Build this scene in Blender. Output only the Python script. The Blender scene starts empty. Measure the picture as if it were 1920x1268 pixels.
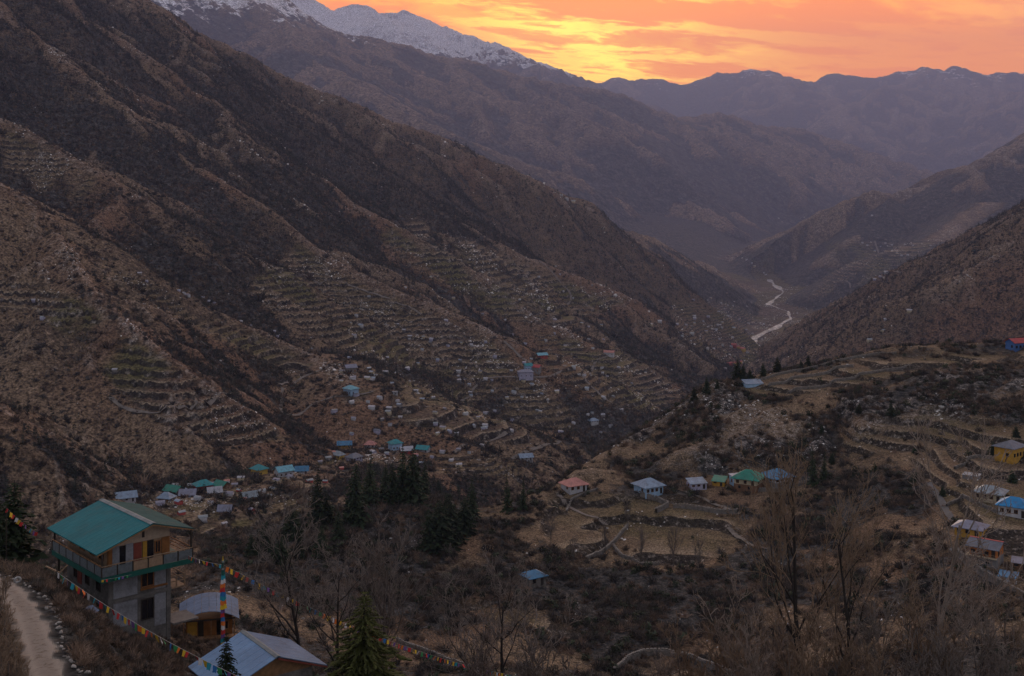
import bpy, math, random
import numpy as np
from mathutils import Vector, Matrix

R = math.radians
scene = bpy.context.scene
COL = scene.collection
random.seed(7)
rng = np.random.default_rng(11)

# ------------------------------------------------------------------ camera
F = 2318.0          # focal length in pixels of the 1920 px wide photograph
PYH = 320.0         # row of the true horizon in the photograph
ZC = 700.0          # camera height above the datum (river lies near 100)
cam = bpy.data.cameras.new('camera')
cam.sensor_width = 36.0
cam.lens = F / 1920.0 * 36.0
cam.shift_y = (PYH - 634.0) / 1920.0      # level view camera with a falling front
cam.clip_start = 1.0
cam.clip_end = 120000.0
cam_o = bpy.data.objects.new('camera', cam)
COL.objects.link(cam_o)
cam_o.location = (0, 0, ZC)
cam_o.rotation_euler = (R(90), 0, 0)
scene.camera = cam_o

# ------------------------------------------------------------------ sky and light
SUN_AZ = R(3.6)      # sunset lies slightly right of the view axis (+Y), behind the ridges
SUN_EL = R(2.0)
world = bpy.data.worlds.new('World')
scene.world = world
world.use_nodes = True
wn = world.node_tree
wn.nodes.clear()


class NT:
    """small helper to write node trees as expressions"""
    def __init__(self, tree):
        self.t = tree

    def n(self, kind, **kw):
        nd = self.t.nodes.new(kind)
        for k, v in kw.items():
            setattr(nd, k, v)
        return nd

    def set(self, sock, v):
        if hasattr(v, 'is_output') or isinstance(v, bpy.types.NodeSocket):
            self.t.links.new(v, sock)
        else:
            if sock.type == 'RGBA' and len(v) == 3:
                v = (*v, 1.0)
            sock.default_value = v

    def m(self, op, a, b=None, c=None, clamp=False):
        nd = self.n('ShaderNodeMath', operation=op, use_clamp=clamp)
        self.set(nd.inputs[0], a)
        if b is not None:
            self.set(nd.inputs[1], b)
        if c is not None:
            self.set(nd.inputs[2], c)
        return nd.outputs[0]

    def vm(self, op, a, b=None):
        nd = self.n('ShaderNodeVectorMath', operation=op)
        self.set(nd.inputs[0], a)
        if b is not None:
            self.set(nd.inputs[1], b)
        return nd.outputs['Value'] if op in ('DOT_PRODUCT', 'LENGTH') else nd.outputs[0]

    def mix(self, f, a, b, mode='MIX'):
        nd = self.n('ShaderNodeMix', data_type='RGBA', blend_type=mode)
        nd.clamp_factor = True
        self.set(nd.inputs[0], f)
        self.set(nd.inputs[6], a)
        self.set(nd.inputs[7], b)
        return nd.outputs[2]

    def ss(self, v, lo, hi):
        nd = self.n('ShaderNodeMapRange', interpolation_type='SMOOTHSTEP')
        self.set(nd.inputs[0], v)
        nd.inputs[1].default_value = lo
        nd.inputs[2].default_value = hi
        nd.inputs[3].default_value = 0.0
        nd.inputs[4].default_value = 1.0
        return nd.outputs[0]

    def noise(self, vec, scale, detail=4, rough=0.55, dist=0.0, out='Fac'):
        nd = self.n('ShaderNodeTexNoise')
        if vec is not None:
            self.t.links.new(vec, nd.inputs['Vector'])
        self.set(nd.inputs['Scale'], scale)
        nd.inputs['Detail'].default_value = detail
        nd.inputs['Roughness'].default_value = rough
        nd.inputs['Distortion'].default_value = dist
        return nd.outputs[out]

    def comb(self, x, y, z):
        nd = self.n('ShaderNodeCombineXYZ')
        for i, v in enumerate((x, y, z)):
            self.set(nd.inputs[i], v)
        return nd.outputs[0]

    def sep(self, v):
        nd = self.n('ShaderNodeSeparateXYZ')
        self.t.links.new(v, nd.inputs[0])
        return nd.outputs


W = NT(wn)
tc = W.n('ShaderNodeTexCoord').outputs['Generated']
dirv = W.vm('NORMALIZE', tc)
dx, dy, dz = W.sep(dirv)[:3]
elev = W.m('MAXIMUM', dz, 0.0)
# clear twilight sky (Nishita) as the base
nish = W.n('ShaderNodeTexSky', sky_type='NISHITA')
nish.sun_disc = False
nish.sun_elevation = SUN_EL
nish.sun_rotation = SUN_AZ
nish.altitude = 2500
nish.air_density = 1.0
nish.dust_density = 1.5
base = W.vm('SCALE', nish.outputs[0])
base.node.inputs['Scale'].default_value = 0.045
# how close to the sunset direction (horizontally)
hl = W.m('SQRT', W.m('ADD', W.m('MULTIPLY', dx, dx), W.m('MULTIPLY', dy, dy)))
ca = W.m('DIVIDE', W.m('ADD', W.m('MULTIPLY', dx, math.sin(SUN_AZ)), W.m('MULTIPLY', dy, math.cos(SUN_AZ))), W.m('MAXIMUM', hl, 0.001))
az1 = W.m('POWER', W.m('MULTIPLY', W.m('ADD', ca, 1.0), 0.5), 10.0)          # broad
az2 = W.m('EXPONENT', W.m('MULTIPLY', W.m('SUBTRACT', ca, 1.0), 110.0))       # tight
low = W.m('EXPONENT', W.m('MULTIPLY', elev, -3.0))
# banded sunset cloud: bearing / height coordinates, long thin streaks near the horizon
azi = W.m('ARCTAN2', dx, dy)
vv = W.m('DIVIDE', W.m('ADD', elev, W.m('MULTIPLY', azi, 0.045)), W.m('ADD', 1.0, W.m('MULTIPLY', elev, 7.0)))
cvec = W.comb(W.m('MULTIPLY', azi, 6.0), W.m('MULTIPLY', vv, 88.0), 1.3)
warp = W.vm('SCALE', W.vm('SUBTRACT', W.noise(cvec, 1.2, 4, .6, 0, 'Color'), (0.5, 0.5, 0.5)))
warp.node.inputs['Scale'].default_value = 0.55
cw = W.vm('ADD', cvec, warp)
c1 = W.noise(cw, 0.75, 7, 0.60)
c2 = W.noise(W.vm('MULTIPLY', cw, (2.2, 1.6, 1.0)), 1.3, 7, 0.66)
c3 = W.noise(W.vm('ADD', W.vm('MULTIPLY', cw, (0.75, 1.35, 1.0)), (3.1, 7.7, 0.0)), 0.9, 8, 0.64)
cov = W.m('ADD', W.m('MULTIPLY', c1, 0.68), W.m('MULTIPLY', c2, 0.32))
cloud = W.ss(W.m('ADD', cov, W.m('MULTIPLY', W.ss(azi, -0.02, 0.24), 0.07)), 0.44, 0.54)
streak = W.ss(W.m('SUBTRACT', 1.0, W.m('MULTIPLY', W.m('ABSOLUTE', W.m('SUBTRACT', c3, 0.53)), 5.5)), 0.55, 0.92)
edge = W.m('MULTIPLY', streak, W.m('SUBTRACT', 1.0, W.m('MULTIPLY', cloud, 0.35)))
sunset_gap = (2.9, 1.08, 0.0)
sunset_cloud = (2.7, 0.74, 0.0)
sunset_edge = (3.9, 2.7, 0.18)
far_gap = (2.8, 0.95, 0.0)
far_cloud = (2.3, 0.56, 0.0)
gap = W.mix(az2, far_gap, sunset_gap)
cld = W.mix(az2, far_cloud, sunset_cloud)
glow = W.mix(cloud, gap, cld)
edgec = W.mix(az2, (3.0, 1.05, 0.0), sunset_edge)
glow = W.mix(W.m('MULTIPLY', edge, W.m('ADD', 0.35, W.m('MULTIPLY', az2, 0.65))), glow, edgec)
# upper and opposite sky: thin mauve-grey cloud over blue dusk
up = W.mix(W.ss(W.noise(W.comb(W.m('DIVIDE', dx, W.m('ADD', elev, .25)), W.m('DIVIDE', dy, W.m('ADD', elev, .25)), 0.0), 1.1, 5, .55), .4, .6), (0.345, 0.36, 0.435), (0.445, 0.415, 0.435))
up = W.vm('ADD', up, base)
glow_amt = W.m('MINIMUM', W.m('MULTIPLY', W.m('MULTIPLY', az1, W.m('EXPONENT', W.m('MULTIPLY', elev, -4.0))), 1.9), 1.0)
sky = W.mix(glow_amt, up, glow)
below = W.ss(dz, -0.02, 0.0)
sky = W.mix(below, (0.05, 0.045, 0.05), sky)
bg = W.n('ShaderNodeBackground')
W.set(bg.inputs[0], sky)
bg.inputs[1].default_value = 1.0
wo = W.n('ShaderNodeOutputWorld')
wn.links.new(bg.outputs[0], wo.inputs[0])

sun = bpy.data.lights.new('sun', 'SUN')
sun.energy = 1.1
sun.angle = R(24)
sun.color = (1.0, 0.84, 0.71)
sun_o = bpy.data.objects.new('sun', sun)
COL.objects.link(sun_o)
el = R(13.0)
sdir = Vector((math.sin(SUN_AZ) * math.cos(el), math.cos(SUN_AZ) * math.cos(el), math.sin(el)))
sun_o.rotation_euler = sdir.to_track_quat('Z', 'Y').to_euler()
sun_o.location = (0, 0, ZC + 300)

scene.view_settings.view_transform = 'Standard'
scene.view_settings.look = 'None'
scene.view_settings.exposure = 0.12
scene.view_settings.gamma = 1.0
scene.view_settings.use_curve_mapping = False
scene.render.engine = 'CYCLES'
cy_ = scene.cycles
cy_.use_denoising = True
cy_.use_adaptive_sampling = True
cy_.adaptive_threshold = 0.02
cy_.max_bounces = 6
cy_.diffuse_bounces = 3
cy_.glossy_bounces = 2
cy_.transmission_bounces = 2
cy_.volume_bounces = 2
cy_.transparent_max_bounces = 4
cy_.caustics_reflective = False
cy_.caustics_refractive = False
# ------------------------------------------------------------------ noise
_perm = np.random.default_rng(3).permutation(4096).astype(np.int32)
_gang = np.random.default_rng(5).random(4096) * 2 * math.pi
_gx, _gy = np.cos(_gang).astype(np.float32), np.sin(_gang).astype(np.float32)


def perlin(x, y, seed=0):
    x = np.asarray(x, np.float32); y = np.asarray(y, np.float32)
    xf = np.floor(x); yf = np.floor(y)
    xi = xf.astype(np.int32) + seed * 131; yi = yf.astype(np.int32) + seed * 57
    fx = x - xf; fy = y - yf

    def g(ix, iy, ax, ay):
        h = _perm[(_perm[ix & 4095] + iy) & 4095]
        return _gx[h] * ax + _gy[h] * ay
    u = fx * fx * fx * (fx * (fx * 6 - 15) + 10)
    v = fy * fy * fy * (fy * (fy * 6 - 15) + 10)
    a = g(xi, yi, fx, fy); b = g(xi + 1, yi, fx - 1, fy)
    c = g(xi, yi + 1, fx, fy - 1); d = g(xi + 1, yi + 1, fx - 1, fy - 1)
    return (a + u * (b - a) + v * ((c + u * (d - c)) - (a + u * (b - a)))) * 1.5


def fbm(x, y, lam, octs=4, seed=0, gain=0.5):
    s = 0; a = 1.0; t = 0
    for i in range(octs):
        s = s + a * perlin(x / lam, y / lam, seed + i); t += a
        a *= gain; lam *= 0.5
    return s / t


def sstep(v, lo, hi):
    t = np.clip((v - lo) / (hi - lo), 0, 1)
    return t * t * (3 - 2 * t)


def wpt(px, py, Y):
    return ((px - 960.0) / F * Y, Y, ZC - (py - PYH) / F * Y)


# ------------------------------------------------------------------ ridge network of the far and middle ground
# every ridge: (set, points (px, py, Y), side slope k, flat half width w, flat slope k1, spur spacing, spur length)
RIDGES = [
    ('left', [(-260, 600, 610), (0, 735, 635), (100, 783, 650), (180, 838, 670), (250, 895, 690), (330, 960, 700)], .78, 0, 0, 50, 110),
    ('left', [(-260, 250, 1150), (0, 335, 1130), (90, 388, 1120), (151, 452, 1110), (261, 512, 1130), (340, 546, 1150), (435, 592, 1160), (530, 637, 1160), (594, 664, 1150), (660, 705, 1120)], .66, 0, 0, 62, 95),
    ('left', [(110, 425, 1070), (163, 525, 980), (227, 594, 930), (303, 650, 900), (398, 715, 890), (492, 768, 890), (605, 832, 900)], .66, 0, 0, 55, 75),
    ('left', [(-260, 100, 1500), (0, 218, 1480), (80, 262, 1460), (180, 310, 1430), (280, 372, 1410), (340, 418, 1400), (430, 498, 1370), (520, 545, 1340)], .62, 0, 0, 90, 160),
    ('left', [(-260, -190, 1950), (0, 30, 1880), (120, 112, 1830), (250, 205, 1780), (340, 280, 1740), (420, 345, 1700), (560, 440, 1660), (640, 498, 1620), (740, 545, 1580), (850, 590, 1540), (960, 640, 1500), (1000, 685, 1480)], .66, 0, 0, 95, 190),
    ('left', [(-200, -260, 2250), (130, 15, 2200), (300, 118, 2150), (430, 212, 2100), (560, 310, 2060), (700, 400, 2020), (820, 470, 2000), (930, 545, 1960), (1020, 600, 1900)], .68, 0, 0, 110, 200),
    ('left', [(200, -60, 2550), (380, 95, 2500), (520, 210, 2460), (640, 290, 2420), (760, 370, 2400), (870, 428, 2380), (1000, 488, 2380), (1100, 528, 2400), (1190, 562, 2420)], .66, 0, 0, 120, 200),
    ('left', [(1190, 562, 2420), (1240, 608, 2480), (1300, 655, 2580), (1360, 704, 2700)], .85, 0, 0, 90, 60),
    ('left', [(-100, -280, 2900), (100, -70, 2900), (220, 0, 2920), (330, 40, 2940), (420, 82, 2960), (520, 138, 3000), (575, 163, 3040), (650, 192, 3080), (720, 222, 3130), (813, 252, 3200), (905, 287, 3500), (1000, 328, 3900), (1100, 385, 4400)], .72, 0, 0, 150, 300),
    ('left', [(1100, 385, 4400), (1240, 440, 5100), (1330, 490, 5500), (1420, 540, 5800), (1450, 560, 5900)], .80, 0, 0, 140, 110),
    # benches with the villages and terraced shoulders
    ('left', [(250, 935, 620), (330, 922, 650), (400, 908, 690), (500, 888, 760), (640, 862, 860), (740, 842, 930), (860, 850, 980), (960, 870, 1000)], .60, 75, .16, 0, 0),
    ('left', [(594, 664, 1150), (650, 722, 1040), (740, 752, 1020), (880, 790, 1030), (1000, 815, 1060), (1050, 830, 1080)], .50, 40, .22, 0, 0),
    ('left', [(860, 600, 1540), (950, 655, 1500), (1000, 695, 1480), (1090, 735, 1480), (1190, 790, 1500)], .50, 60, .2, 0, 0),
    ('left', [(1020, 585, 2000), (1080, 630, 1900), (1140, 664, 1850), (1230, 715, 1850), (1300, 760, 1880)], .52, 60, .22, 0, 0),
    # the forested mountain behind and its long descending crest
    ('back', [(150, -140, 11070), (300, -100, 10935), (420, -60, 10800), (570, 22, 10800), (620, 48, 10800), (690, 66, 10867), (750, 80, 10935), (820, 102, 11070), (897, 112, 11205), (943, 132, 11340), (1050, 155, 11610), (1153, 172, 12015), (1215, 204, 12420), (1290, 216, 12825), (1350, 208, 13095), (1430, 234, 13500), (1500, 241, 13905), (1600, 275, 14580), (1690, 310, 15255), (1745, 338, 15660), (1880, 430, 16470)], .62, 0, 0, 546, 1950),
    ('back', [(420, -60, 10800), (560, 95, 9315), (700, 180, 8370), (840, 245, 7830), (1000, 312, 8505), (1120, 365, 9180), (1230, 412, 9990), (1330, 455, 10800), (1375, 476, 11205)], .60, 0, 0, 338, 546),
    ('back', [(820, 102, 11070), (950, 190, 10260), (1080, 262, 9855), (1200, 325, 9855), (1320, 388, 10395), (1430, 436, 11610)], .60, 0, 0, 364, 910),
    ('back', [(1153, 172, 12015), (1230, 260, 11745), (1330, 335, 12015), (1440, 395, 12690), (1520, 430, 13500)], .60, 0, 0, 390, 910),
    # snow range
    ('snow', [(200, -10, 17550), (420, -12, 17550), (540, -14, 17550), (590, 0, 17550), (632, 22, 17550), (668, 2, 17550), (700, 14, 17617), (726, 24, 17685), (767, 16, 17820), (830, 55, 17955), (860, 66, 18090), (890, 64, 18225), (960, 95, 18495), (1050, 130, 18900), (1110, 152, 19305), (1160, 178, 19710), (1300, 260, 20250)], .60, 0, 0, 650, 2080),
    # far range
    ('far', [(900, 170, 24300), (1050, 165, 24300), (1105, 151, 24300), (1150, 148, 24300), (1200, 139, 24300), (1250, 149, 24300), (1300, 151, 24300), (1340, 137, 24300), (1385, 133, 24300), (1412, 126, 24300), (1440, 136, 24300), (1480, 144, 24300), (1530, 149, 24300), (1570, 134, 24300), (1640, 138, 24300), (1690, 131, 24300), (1735, 126, 24300), (1762, 130, 24300), (1790, 123, 24300), (1830, 136, 24300), (1880, 138, 24300), (1920, 127, 24300), (2000, 120, 24300), (2200, 135, 24300)], .42, 0, 0, 1040, 3900),
    ('far', [(2200, 90, 20533), (2000, 150, 20007), (1920, 184, 19585), (1850, 212, 19164), (1790, 250, 18743), (1740, 300, 18322), (1680, 350, 17901)], .5, 0, 0, 910, 3250),
    ('far', [(1735, 128, 24105), (1650, 168, 21870), (1560, 214, 20412), (1450, 270, 18954), (1350, 320, 17982)], .5, 0, 0, 910, 2600),
    # right side of the valley
    ('right', [(2250, 120, 7600), (2080, 185, 7200), (1920, 268, 6900), (1860, 290, 6800), (1800, 312, 6700), (1745, 346, 6800), (1705, 370, 6800), (1670, 364, 6700), (1632, 356, 6600), (1580, 376, 6700), (1500, 420, 7000), (1450, 442, 7400), (1390, 476, 7900), (1362, 492, 8100)], .62, 0, 0, 260, 380),
    ('right', [(1705, 370, 6800), (1660, 410, 6450), (1590, 452, 6200), (1520, 492, 6300), (1462, 520, 6700)], .58, 0, 0, 180, 200),
    ('right', [(1840, 380, 6200), (1760, 450, 5600), (1670, 472, 5350), (1600, 520, 5300), (1540, 560, 5400)], .55, 90, .1, 0, 0),
    ('right', [(2250, 130, 2500), (2080, 260, 2550), (1920, 372, 2600), (1850, 417, 2650), (1800, 450, 2700), (1760, 471, 2750), (1700, 493, 2820), (1640, 532, 2920), (1560, 592, 3080)], .72, 0, 0, 105, 170),
    ('right', [(1560, 592, 3080), (1495, 640, 3250), (1452, 696, 3450)], .95, 0, 0, 70, 45),
    ('right', [(2150, 300, 2050), (1980, 420, 2020), (1920, 458, 2030), (1830, 520, 2060), (1740, 580, 2120), (1660, 628, 2200), (1580, 680, 2300)], .62, 0, 0, 100, 220),
]
RIVER = [(1180, 800, 2700), (1300, 760, 3100), (1440, 692, 3720), (1432, 672, 3920), (1408, 655, 4140), (1412, 640, 4330), (1455, 622, 4600), (1482, 606, 4850), (1478, 592, 5060), (1440, 577, 5300), (1452, 566, 5500), (1470, 553, 5760), (1448, 535, 6150), (1432, 520, 6500), (1425, 505, 6950), (1396, 488, 7500), (1380, 474, 8200), (1420, 452, 9200), (1500, 432, 10600), (1600, 405, 12600), (1750, 375, 16000)]


def river_z(Y):
    return np.interp(Y, [0, 2700, 3700, 5500, 7500, 12000, 40000], [60, 92, 102, 128, 165, 200, 420])


_rivx = np.array([(p[0] - 960) / F * p[2] for p in RIVER]); _rivy = np.array([p[2] for p in RIVER], float)


def river_x(Y):
    return np.interp(Y, np.r_[0, 1000, _rivy], np.r_[-420, 30, _rivx])


def build_segments():
    segs = []   # ax ay az bx by bz k w k1 set
    global MAIN
    MAIN = []
    sets = {}
    rg = np.random.default_rng(21)

    def add(P, k, w, k1, sid):
        for a, b in zip(P[:-1], P[1:]):
            segs.append((*a, *b, k, w, k1, sid))

    def spurs(P, k, spacing, length, sid, level):
        P = np.array(P)
        acc = 0.0
        nxt = spacing * rg.uniform(.2, .8)
        side = 1
        for a, b in zip(P[:-1], P[1:]):
            d = b - a
            L = math.hypot(d[0], d[1])
            while nxt < acc + L:
                t = (nxt - acc) / L
                p = a + d * t
                along = d[:2] / L
                for side in (1, -1):
                    if rg.random() < 0.12:
                        continue
                    perp = np.array([-along[1], along[0]]) * side
                    # spurs lean downhill along the crest
                    lean = along * (1 if d[2] < 0 else -1) * rg.uniform(.1, .7)
                    v = perp + lean
                    v /= np.linalg.norm(v)
                    ks = k * rg.uniform(.55, .76)
                    ln = length * rg.uniform(.6, 1.25)
                    n = 4
                    pts = [(p[0], p[1], p[2] - k * .02 * spacing)]
                    cur = np.array(p[:2], float)
                    z = p[2]
                    ang = 0
                    for i in range(n):
                        ang += rg.normal(0, .22)
                        c, s = math.cos(ang), math.sin(ang)
                        vv = np.array([v[0] * c - v[1] * s, v[0] * s + v[1] * c])
                        cur = cur + vv * ln / n
                        z -= ks * ln / n * rg.uniform(.75, 1.25)
                        pts.append((cur[0], cur[1], z))
                    add(pts, k * rg.uniform(1.15, 1.4), 0, 0, sid)
                    if level > 0:
                        spurs(pts, k * 1.1, spacing * .42, length * .3, sid, level - 1)
                nxt += spacing * rg.uniform(.6, 1.4)
            acc += L

    for name, pts, k, w, k1, sp, ln in RIDGES:
        sid = sets.setdefault(name, len(sets))
        P = [wpt(*p) for p in pts]
        n0 = len(segs)
        add(P, k, w, k1, sid)
        MAIN += range(n0, len(segs))
        if sp:
            spurs(P, k, sp, ln, sid, 1)
    return np.array(segs, np.float32), sets


SEGS, SETS = build_segments()


def ridge_height(X, Y, SEGS=None):
    """max over all ridge cones on a (rows, cols) grid, tile by tile; returns height, set id, distance to that crest"""
    Z = np.full(X.shape, -1e9, np.float32)
    I = np.zeros(X.shape, np.int8)
    D = np.zeros(X.shape, np.float32)
    SEGS = globals()['SEGS'] if SEGS is None else SEGS
    ax, ay, az, bx, by, bz, k, w, k1, sid = SEGS.T
    mx, my = (ax + bx) / 2, (ay + by) / 2
    hl = np.hypot(bx - ax, by - ay) / 2
    zmax = np.maximum(az, bz); zmin = np.minimum(az, bz)
    T = 20
    nr, nc = X.shape
    for r in range(0, nr, T):
        for c in range(0, nc, T):
            x = X[r:r + T, c:c + T].ravel(); y = Y[r:r + T, c:c + T].ravel()
            cx_, cy0 = (x.min() + x.max()) / 2, (y.min() + y.max()) / 2
            rad = math.hypot(x.max() - x.min(), y.max() - y.min()) / 2
            dd = np.hypot(mx - cx_, my - cy0)
            dn = np.maximum(dd - rad - hl, 0)
            dfar = dd + rad
            ub = zmax - k1 * np.minimum(dn, w) - k * np.maximum(dn - w, 0)
            lb = zmin - k1 * np.minimum(dfar, w) - k * np.maximum(dfar - w, 0)
            sel = np.nonzero(ub >= lb.max() - 1)[0]
            A = SEGS[sel]
            ex = (A[:, 3] - A[:, 0])[:, None]; ey = (A[:, 4] - A[:, 1])[:, None]
            px_ = x[None] - A[:, 0:1]; py_ = y[None] - A[:, 1:2]
            t = np.clip((px_ * ex + py_ * ey) / (ex * ex + ey * ey + 1e-6), 0, 1)
            d = np.hypot(px_ - t * ex, py_ - t * ey)
            kk = A[:, 6:7]; ww = A[:, 7:8]
            z = A[:, 2:3] + t * (A[:, 5:6] - A[:, 2:3]) - A[:, 8:9] * np.minimum(d, ww) - kk * np.maximum(d - ww, 0)
            j = z.argmax(0)
            ar = np.arange(len(x))
            sh = X[r:r + T, c:c + T].shape
            Z[r:r + T, c:c + T] = z[j, ar].reshape(sh)
            D[r:r + T, c:c + T] = d[j, ar].reshape(sh)
            I[r:r + T, c:c + T] = A[j, 9].astype(np.int8).reshape(sh)
    return Z, I, D


def poly_mask(PX, PY, poly, soft=12.0):
    """soft inside mask of a polygon in the ground's bearing / depression chart"""
    p = np.array(poly, float)
    inside = np.zeros(PX.shape, bool)
    dmin = np.full(PX.shape, 1e9)
    n = len(p)
    for i in range(n):
        a, b = p[i], p[(i + 1) % n]
        cond = ((a[1] > PY) != (b[1] > PY))
        with np.errstate(divide='ignore', invalid='ignore'):
            xi = (b[0] - a[0]) * (PY - a[1]) / (b[1] - a[1] + 1e-12) + a[0]
        inside ^= cond & (PX < xi)
        e = b - a
        t = np.clip(((PX - a[0]) * e[0] + (PY - a[1]) * e[1]) / (e @ e), 0, 1)
        dmin = np.minimum(dmin, np.hypot(PX - a[0] - t * e[0], PY - a[1] - t * e[1]))
    return np.where(inside, np.clip(dmin / soft, 0, 1), 0).astype(np.float32)


def make_rows(bands):
    ys = [bands[0][0]]
    for y1, frac in [(b[1], b[2]) for b in bands]:
        while ys[-1] < y1:
            ys.append(ys[-1] * (1 + frac))
    return np.array(ys)


# ---- middle and far ground
PXC = np.arange(-190, 2111, 2.5)
YR = make_rows([(500, 2700, .0031), (2700, 5000, .0042), (5000, 9500, .0052), (9500, 18000, .0078), (18000, 26500, .011)])
MPX, MY = np.meshgrid(PXC, YR)
MX = (MPX - 960) / F * MY
wa = np.clip(.007 * MY, 4, 90)
lam = np.where(MY < 3500, 140.0, np.where(MY < 9000, 500.0, 1300.0))
wx = fbm(MX, MY, 160, 3, 40); wy = fbm(MX, MY, 160, 3, 44)
wx2 = fbm(MX, MY, 900, 3, 48); wy2 = fbm(MX, MY, 900, 3, 52)
nearw = 1 - sstep(MY, 2500, 6000)
WX = MX + wa * (wx * (0.4 + 0.6 * nearw) + wx2 * (1.2 - nearw)) * 1.6
WY = MY + wa * (wy * (0.4 + 0.6 * nearw) + wy2 * (1.2 - nearw)) * 1.6
MZ, MI, MD = ridge_height(WX.astype(np.float32), WY.astype(np.float32))
def blur(A, k, it=2):
    for _ in range(it):
        for ax in (0, 1):
            P_ = np.pad(A, [(k, k) if a == ax else (0, 0) for a in (0, 1)], mode='edge').cumsum(ax)
            hi = np.take(P_, range(2 * k, P_.shape[ax]), ax)
            lo = np.concatenate([np.zeros_like(np.take(P_, [0], ax)), np.take(P_, range(0, P_.shape[ax] - 2 * k - 1), ax)], ax)
            A = (hi - lo) / (2 * k + 1)
    return A


# eroded relief: ridged noise that grows away from the crests
MDs = blur(MD.astype(np.float64), 7)
rel = np.zeros_like(MZ)
row_sp = np.gradient(YR)[:, None]
for i, L in enumerate((900, 420, 200, 95, 46, 22, 11)):
    n = perlin(MX / L + 3.1 * i, MY / L * .8, 60 + i)
    n = (.62 - 2 * np.abs(n)) if i < 4 else n
    amp = (.060 if i < 4 else .075) * L
    vis = sstep(L / row_sp, 2.0, 5.0)
    rel += n * amp * vis * np.clip(MDs / (1.2 * L), np.where(MY > 17000, .22 if L < 500 else .05, np.where(MY > 5000, .04, .12)), 1)
farm = (MI == SETS['far']) * sstep(MY, 17500, 20500)
rel += farm * (75 * (.5 - 2 * np.abs(perlin(MX / 1300, MY / 5200, 66))) + 42 * (.5 - 2 * np.abs(perlin(MX / 520, MY / 2600, 67))) + 20 * perlin(MX / 210, MY / 1300, 68))
flo = river_z(MY)
rd = np.abs(MX - river_x(MY))
valley = flo + np.clip(rd - 45, 0, 2600) * .05 + np.minimum(np.clip(rd - 45, 0, 1e9) * .42, 130) * sstep(MY, 6700, 8400) + np.clip(rd - 420, 0, 2200) * .10 + 2.5 * fbm(MX, MY, 60, 3, 70) * sstep(rd, 40, 80)
Zr = MZ + rel * sstep(MZ - valley, -30, 140)
h = np.clip(.5 + .5 * (Zr - valley) / 30.0, 0, 1)          # smooth union of slopes and valley floor
MZ = valley * (1 - h) + Zr * h + 30.0 * h * (1 - h) * .6
MZ = np.where((rd < 42) & (MY > 3300) & (MZ < flo + 60), np.minimum(MZ, flo - 1.5 + .05 * rd), MZ)
fw = 22 + 60 * (1 - sstep(MY, 4700, 5400)) + 18 * fbm(MX, MY, 120, 2, 72)      # flat bank width
cap = flo + 2 + np.clip(rd - 42, 0, 1e9) * .06 + np.clip(rd - 42 - fw, 0, 1e9) * .60
MZ = np.where((MY > 3400) & (MY < 6600), np.minimum(MZ, np.maximum(cap, flo - 1.5 + .05 * rd)), MZ)
MSET = np.where((h < .35) | ((rd < 42 + fw) & (MY > 3400) & (MY < 6600)), 9, MI)
MPY = PYH + (ZC - MZ) / MY * F

# terraced areas (field steps): polygons by bearing/depression, step height
TERR = [
    ([(-190, 500), (60, 520), (160, 560), (230, 610), (300, 660), (400, 725), (500, 780), (560, 830), (420, 840), (300, 800), (220, 740), (150, 650), (60, 590), (-190, 560)], 6.0),
    ([(180, 480), (270, 520), (340, 552), (440, 600), (530, 645), (600, 680), (560, 720), (480, 680), (400, 640), (330, 600), (260, 560), (190, 520)], 5.5),
    ([(0, 230), (90, 270), (190, 330), (150, 400), (60, 360), (0, 320)], 6.5),
    ([(560, 450), (640, 505), (760, 560), (880, 610), (960, 660), (990, 700), (900, 720), (780, 700), (640, 660), (560, 620), (460, 560), (470, 520)], 6.5),
    ([(780, 400), (880, 440), (1000, 495), (1100, 535), (1190, 565), (1130, 590), (1060, 620), (960, 610), (860, 560), (760, 500), (700, 440)], 9.0),
    ([(600, 690), (720, 700), (880, 720), (1000, 700), (1100, 740), (1080, 800), (1050, 850), (900, 830), (760, 800), (640, 760)], 6.5),
    ([(990, 610), (1140, 640), (1240, 690), (1300, 740), (1230, 780), (1120, 760), (1020, 700)], 6.0),
    ([(250, 920), (420, 895), (640, 850), (800, 840), (960, 850), (1000, 900), (860, 900), (700, 890), (600, 930), (560, 1010), (400, 1030), (290, 980)], 3.0),
    ([(1250, 560), (1400, 560), (1440, 620), (1420, 700), (1330, 680), (1260, 620)], 6.5),
    ([(1540, 445), (1760, 445), (1740, 480), (1600, 545), (1500, 570), (1560, 500)], 12.0),
]


def terrace(Z, X, Y, mask, step, wob=.35):
    u = Z / step + wob * fbm(X, Y, step * 14, 2, 80) + 2.2 * wob * fbm(X, Y, step * 45, 2, 84)
    fl = np.floor(u); fr = u - fl
    stepped = (fl + .30 * fr + .70 * sstep(fr, .80, .98)) * step - (u * step - Z)
    return Z * (1 - mask) + stepped * mask, u


MTM = np.zeros_like(MZ); MTU = np.zeros_like(MZ)
for poly, st in TERR:
    xs = [p[0] for p in poly]; ys = [p[1] for p in poly]
    c0, c1 = np.searchsorted(PXC, min(xs)), np.searchsorted(PXC, max(xs))
    sub = (slice(None), slice(c0, c1))
    pm = poly_mask(MPX[sub], MPY[sub], poly, 14)
    pm = pm * sstep(fbm(MX[sub], MY[sub], 90, 3, 90), -.35, -.1)
    if pm.max() <= 0:
        continue
    zt, u = terrace(MZ[sub], MX[sub], MY[sub], pm, st)
    better = pm > MTM[sub]
    MTU[sub] = np.where(better, u, MTU[sub]); MTM[sub] = np.maximum(MTM[sub], pm)
    MZ[sub] = np.where(better, zt, MZ[sub])
MPY = PYH + (ZC - MZ) / MY * F

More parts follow.
